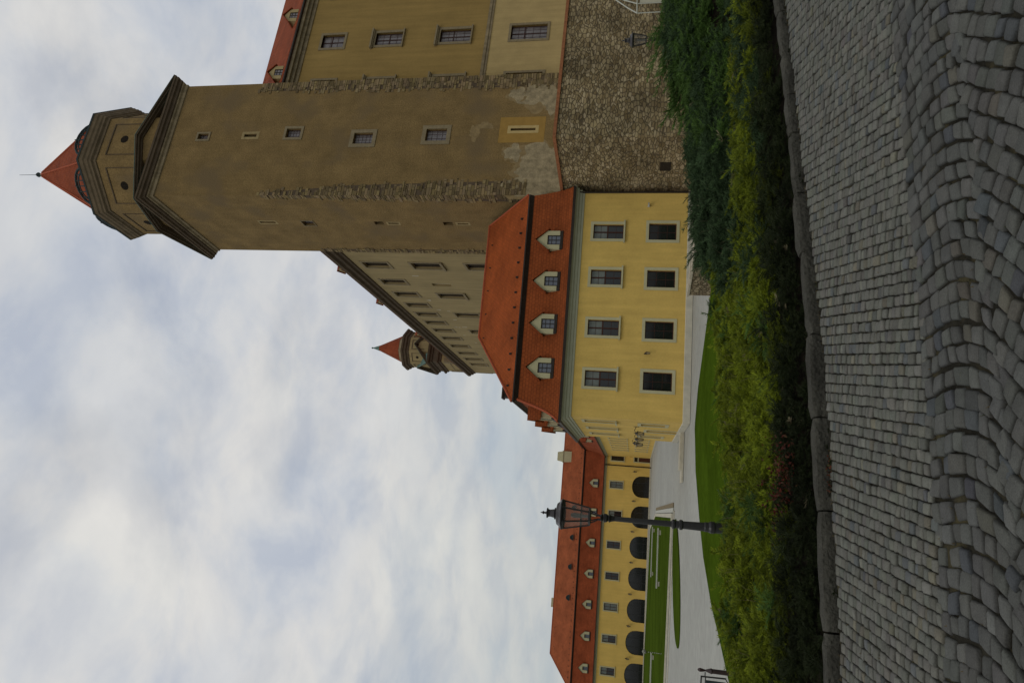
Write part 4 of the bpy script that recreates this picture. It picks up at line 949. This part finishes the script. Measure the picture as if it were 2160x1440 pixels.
# ================================================================== junipers
BE = [-.60, -.50, -.46, -.35, -.2, -.1, 0, .06, .09, .12, .15, .20, .265, .32, .37, .42, .46, .60]
BY = [8.3, 8.5, 8.8, 9.3, 10.4, 11.5, 12.6, 13.2, 13.4, 14, 14.3, 14.8, 15.4, 16, 16, 16, 16, 17]
BZ = [.27, .31, .33, .47, .32, .30, .32, .31, .20, .42, .62, .66, .72, .80, .88, 1.2, 1.42, 1.46]
def frontal(x):
    return kerb_y(x)+.17
def bed(x, y):
    be = x/y; yb = float(np.interp(be, BE, BY)); H = float(np.interp(be, BE, BZ))
    # front on this bearing
    yf = 5.0
    for _ in range(12): yf = frontal(be*yf)
    t = (y-yf)/(yb-yf)
    return t, H, be, yb, yf
def prof(t, H, be, dep=6.0):
    if t < 0 or t > 1.25: return -9
    right = float(np.interp(be, [.05, .2], [0, 1]))
    H = H-.05
    k0, k1, k2 = .05/dep, .42/dep, 1.0/dep
    a = float(np.interp(t, [0, k0, k1, k2, .75, 1.0, 1.25], [.0, .02, .20, .26, .9*H, H, H-.7]))
    b = float(np.interp(t, [0, k0, k1, k2, .36, .48, .62, .8, 1.0, 1.25], [.0, .02, .20, .29, .30, .14, .62*H, .9*H, H, H-.9]))
    return a*(1-right)+b*right
def surf(x, y):
    t, H, be, yb, yf = bed(x, y); z = prof(t, H, be, yb-yf)
    if z < -5: return z, t, be
    am = .10*min(1, max(0, t)*3)
    z += am*(mnoise.noise(Vector((x*1.5, y*1.5, 0)))*1.3+mnoise.noise(Vector((x*3.7, y*3.7, 5)))*.6)
    return z, t, be
def spray_template(seed, tri=False):
    """a feathery juniper plume along +X, unit length: thin tapered blades"""
    r_ = np.random.default_rng(seed); V = []; F = []; T = []
    def blade(p, d, l_, w_, t0):
        d = d/np.linalg.norm(d); s = np.cross(d, r_.normal(size=3)); s /= np.linalg.norm(s); b = len(V)
        V.extend([p-s*w_/2, p+s*w_/2, p+d*l_*.6+s*w_*.45, p+d*l_]); T.extend([t0, t0, t0+.3, t0+.6]); F.append((b, b+1, b+2, b+3))
    n = 15; ph = r_.uniform(0, 6)
    for i in range(n):
        u = .08+.9*i/n; p = np.array([u, .03*math.sin(u*5+ph), -.12*u*u+.03*math.sin(4*u)])
        for s in (-1, 1):
            l_ = (.34*(1-u)+.10)*r_.uniform(.7, 1.2); d = np.array([r_.uniform(.55, .9), s*r_.uniform(.35, .8), r_.uniform(-.25, .45)])
            blade(p, d, l_, .030, u*.5)
            if i % 2 == 0: blade(p+d/np.linalg.norm(d)*l_*.4, d+r_.normal(0, .45, 3), l_*.55, .024, u*.5+.2)
    blade(np.array([.8, 0, -.08]), np.array([1, 0, .1]), .28, .03, .5)
    return np.array(V), np.array(F), np.array(T)
TPL = [spray_template(s) for s in range(8)]
def make_sprays(name, pts, colfn, parent=None):
    """pts: (pos, azimuth, pitch, scale, colour key)"""
    VV, FF, CC = [], [], []; b = 0
    for k, (p, az2, pit, s, c1, c2) in enumerate(pts):
        V_, F_, T_ = TPL[k % 8]
        ca, sa, cb, sb = math.cos(az2), math.sin(az2), math.cos(pit), math.sin(pit); ro = rng.uniform(-.8, .8); cr, sr = math.cos(ro), math.sin(ro)
        X = np.array([ca*cb, sa*cb, sb]); Y0 = np.array([-sa, ca, 0]); Z0 = np.cross(X, Y0); Y = Y0*cr+Z0*sr; Z = np.cross(X, Y)
        VV.append((V_@np.stack([X, Y, Z]))*s+p); FF.append(F_+b); b += len(V_)
        CC.append(np.array(c1)[None]*(1-T_[:, None])+np.array(c2)[None]*T_[:, None])
    return np_mesh(name, np.concatenate(VV), np.concatenate(FF), M['leaf'], np.concatenate(CC), parent)
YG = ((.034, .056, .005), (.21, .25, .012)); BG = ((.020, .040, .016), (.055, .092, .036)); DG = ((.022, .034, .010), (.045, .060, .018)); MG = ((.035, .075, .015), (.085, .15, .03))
def shade(c, f): return tuple(tuple(q*f for q in cc) for cc in c)
groups = {'yellow': [], 'blue': [], 'litter': [], 'b0': [], 'b1': [], 'b2': [], 'b3': []}
def add_clumps(xr, seed, sp=.235, per=30):
    """clumps of plumes radiating from a centre, with dark gaps between the clumps"""
    r_ = np.random.default_rng(seed); y = 5.0
    while y < 17.5:
        step = sp*(.75+.045*y); x = xr[0]*y
        while x < xr[1]*y:
            cx_, cy_ = x+r_.normal(0, step*.3), y+r_.normal(0, step*.3); x += step
            z, t, be = surf(cx_, cy_)
            if z < -5 or t > 1.12: continue
            bd_ = bed(cx_, cy_); dd = t*(bd_[3]-bd_[4])
            cn = mnoise.noise(Vector((cx_*.9, cy_*.9, 9))); cl = mnoise.noise(Vector((cx_*2.6, cy_*2.6, 3)))
            right = be > .1+cn*.12; hmp = r_.uniform(-.07, .10); rad = step*r_.uniform(.55, .9); cf = r_.uniform(.6, 1.25)
            n = int(per*r_.uniform(.7, 1.2)); hw = r_.normal(0, .5)
            if dd < .62+.2*cl: key, C, sc_, n = 'litter', shade(DG, cf*.5), .8, int(n*1.5)  # front plumes coloured darker to paint in the shade of the hedge face
            elif dd < 1.0+.35*cl: key, C, sc_ = ('litter', shade(DG, cf*.75), .9) if r_.random() < .6 else ('yellow', shade(YG, cf*.42), .9)  # mixed band, its greens dimmed towards the same painted shade
            elif not right:
                m_ = cn+.35*cl; yel = m_ > -.42
                key, sc_ = ('yellow', 1.0) if yel else ('blue', 1.0)
                C = shade(YG if yel and r_.random() < .85 else (MG if yel or r_.random() < .4 else BG), cf)
            elif t < .5:
                yel = cl+cn > -.12; key, sc_ = ('yellow', 1.0) if yel else ('blue', 1.0); C = shade(YG if yel else BG, cf*.9)
            else:
                C = shade(MG if (be > .3 and r_.random() < .5) else BG, cf); sc_ = 1.25
                key = 'b0' if be > .40 else 'b1' if be > .285 else 'b2' if be > .2 else 'b3'
            for _ in range(n):
                a = r_.uniform(0, 2*math.pi); q = math.sqrt(r_.random()); px_, py_ = cx_+rad*.55*q*math.cos(a), cy_+rad*.55*q*math.sin(a)
                zz = z+hmp*(1-q*q)-.10*q
                pit = r_.uniform(.15, .9)*(1-.55*q)+.12*(1-q)
                if key[0] == 'b': pit = r_.uniform(-.15, .85)
                s_ = r_.uniform(.13, .25)*sc_*(1+.03*(cy_-6)); f = r_.uniform(.8, 1.2); CC = shade(C, f)
                if r_.random() < .004: CC = ((.12, .09, .05), (.28, .25, .15))
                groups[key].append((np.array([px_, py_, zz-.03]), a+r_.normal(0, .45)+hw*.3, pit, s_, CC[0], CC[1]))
        y += step*.85
add_clumps((-.57, .57), 5)
# long reaching fronds of the spreading juniper in front of the yellow house and at the right edge
for (bx, by, bz, az2, pit, s, key) in [(3.0, 13.9, .50, 2.5, .5, .75, 'b3'), (2.7, 13.9, .42, 2.7, .42, .8, 'b3'), (2.2, 13.8, .38, 2.85, .3, .8, 'b3'), (1.9, 13.8, .30, 2.9, .5, .6, 'b3'), (2.5, 13.8, .45, 2.9, .2, .8, 'b3'), (1.75, 13.7, .33, 3.0, .1, .6, 'b3'), (2.1, 13.8, .45, 2.3, .55, .6, 'b3')]+[(r[0], 15.9, r[1], 2.9, .35, .9, 'b0') for r in ((6.7, 1.1), (6.3, .95), (7.0, 1.2), (6.0, .85), (5.8, .75), (7.4, 1.35))]:
    for q_ in range(7): groups[key].append((np.array([bx, by, bz])+rng.normal(0, .09, 3), az2+rng.normal(0, .3), pit+rng.normal(0, .2), s*rng.uniform(.6, 1), BG[0] if key == 'b3' else MG[0], BG[1] if key == 'b3' else MG[1]))
tag(make_sprays('juniper_cover', groups['yellow'], None), 'yellow green creeping juniper spreading over the bed along the kerb', 'ground cover', kind='stuff')
tag(make_sprays('blue_juniper_cover', groups['blue'], None), 'dark blue green creeping juniper growing among the yellow green juniper', 'ground cover', kind='stuff')
tag(make_sprays('shaded_undergrowth', groups['litter'], None), 'undergrowth hanging over the soil behind the kerb, coloured dark as shaded hedge face', 'undergrowth', kind='stuff')
labs = {'b0': 'tall mid green juniper at the right edge before the white railing', 'b1': 'dark juniper bush in front of the distant lamp', 'b2': 'blue green juniper bush below the vent in the retaining wall', 'b3': 'spreading blue green juniper with long fronds in front of the yellow house'}
poss = {'b0': (7.2, 15), 'b1': (5.3, 15), 'b2': (3.6, 14), 'b3': (2.0, 13.5)}
for k, lab in labs.items():
    x, y = poss[k]; t = thing('juniper_bush', lab, 'bush', (0, 0, 0), 0, 'juniper bushes at the back of the bed')
    z0 = terrain(x, y); t.location = (x, y, z0)
    o = make_sprays('foliage', groups[k], None, t); o.location = (-x, -y, -z0)
    m = MB(); 
    for q_ in range(7):
        a = rng.uniform(0, 6.28); rr_ = rng.uniform(.3, .9); m.tube([(0, 0, 0), (rr_*.4*math.cos(a), rr_*.4*math.sin(a), .35), (rr_*math.cos(a), rr_*math.sin(a), .62)], [.05, .035, .015], 5)
    m.build('stem', M['soil'], t)
# dark body of soil and dead twigs under the sprays
Vs = []; Fs = []; bs_ = np.linspace(-.7, .66, 170); ts = np.linspace(0, 1.22, 60)
for be in bs_:
    yb = float(np.interp(be, BE, BY)); yf = 5.0
    for _ in range(12): yf = frontal(be*yf)
    for t in ts:
        y = yf+(yb-yf)*t; x = be*y; z, _, _ = surf(x, y); g_ = terrain(x, y)
        z = min(z-.19 if z > -5 else g_, 9); z = max(z, g_-.05) if t < 1.15 else g_-.05
        if t*(yb-yf) < .3: z = min(z, .04)
        Vs.append((x, y, z))
nt_ = len(ts)
for i in range(len(bs_)-1):
    for j in range(nt_-1): Fs.append((i*nt_+j, (i+1)*nt_+j, (i+1)*nt_+j+1, i*nt_+j+1))
struct(np_mesh('soil', np.array(Vs), np.array(Fs), M['soil'], smooth=True))
# red leaved shrub and grass stalks poking through
def leafy(name, label, cat, c, n, rad, cols_, ls, seed):
    r_ = np.random.default_rng(seed); t = thing(name, label, cat, c); V_ = []; F_ = []; C_ = []
    for i in range(n):
        p = r_.normal(0, 1, 3)*np.array(rad); p[2] = abs(p[2]); d = r_.normal(size=3); d /= np.linalg.norm(d); s = np.cross(d, r_.normal(size=3)); s /= np.linalg.norm(s); b = len(V_)
        l_ = ls*r_.uniform(.6, 1.3); V_ += [p, p+d*l_*.5+s*l_*.3, p+d*l_, p+d*l_*.5-s*l_*.3]; F_.append((b, b+1, b+2, b+3)); q = np.array(cols_[r_.integers(len(cols_))])*r_.uniform(.6, 1.3); C_ += [q]*4
    np_mesh('foliage', np.array(V_), np.array(F_), M['leaf'], np.array(C_), t)
    m = MB()
    for i in range(6): a = r_.uniform(0, 6.28); m.tube([(0, 0, -.15), (rad[0]*math.cos(a), rad[1]*math.sin(a), rad[2])], [.008, .004], 4)
    m.build('stem', M['soil'], t)
leafy('red_shrub', 'low shrub with small dark red leaves in front of the yellow green juniper', 'shrub', (-1.22, 6.75, .17), 520, (.22, .10, .09), [(.085, .018, .012), (.06, .014, .010), (.045, .022, .009)], .035, 4)
leafy('red_weed', 'tiny red leaved weed at the foot of the kerb', 'weed', (-1.02, 6.0, .005), 70, (.10, .03, .02), [(.10, .03, .014), (.05, .05, .015)], .022, 5)
m = MB(); r_ = random.Random(8)
for k in range(170):
    be = r_.uniform(-.5, .3); t = r_.uniform(.3, .8); yb = float(np.interp(be, BE, BY)); y = 7+(yb-7)*t; x = be*y; z = surf(x, y)[0]
    if z < -5: continue
    a = r_.uniform(0, 6.28); l_ = r_.uniform(.05, .16); m.tube([(x, y, z-.05), (x+l_*.2*math.cos(a), y+l_*.2*math.sin(a), z+l_*.6), (x+l_*.5*math.cos(a), y+l_*.5*math.sin(a), z+l_*1.1)], [.0016, .0014, .0007], 3)
tag(m.build('dry_grass', M['stone']), 'pale dry grass stalks poking out of the junipers', 'grass', kind='stuff')
# moss and grass tufts in the sett joints and along the kerb
V_ = []; F_ = []; C_ = []
for k in range(2600):
    if r_.random() < .55: x = r_.uniform(-4, 8); y = kerb_y(x)-abs(r_.gauss(0, .03)); dens = mnoise.noise(Vector((x*1.3, 0, 0)))
    else: x = r_.uniform(-2.5, 4.0); y = r_.uniform(2.9, 7.5); dens = mnoise.noise(Vector((x*.9, y*.9, 4)))-.1
    if y > kerb_y(x) or dens < .02: continue
    a = r_.uniform(0, 6.28); l_ = r_.uniform(.008, .022); b = len(V_); wv = .0035
    V_ += [(x-wv*math.sin(a), y+wv*math.cos(a), -.004), (x+wv*math.sin(a), y-wv*math.cos(a), -.004), (x+l_*math.cos(a), y+l_*math.sin(a), .004+l_*.5)]; F_.append((b, b+1, b+2)); g_ = r_.uniform(.6, 1.3)
    C_ += [(.075*g_, .055*g_, .022*g_) if r_.random() < .7 else (.030*g_, .036*g_, .010*g_)]*3
tag(np_mesh('joint_moss', np.array(V_), np.array(F_), M['leaf'], np.array(C_)), 'yellowish moss and dry weeds growing in the joints of the setts', 'moss', kind='stuff')
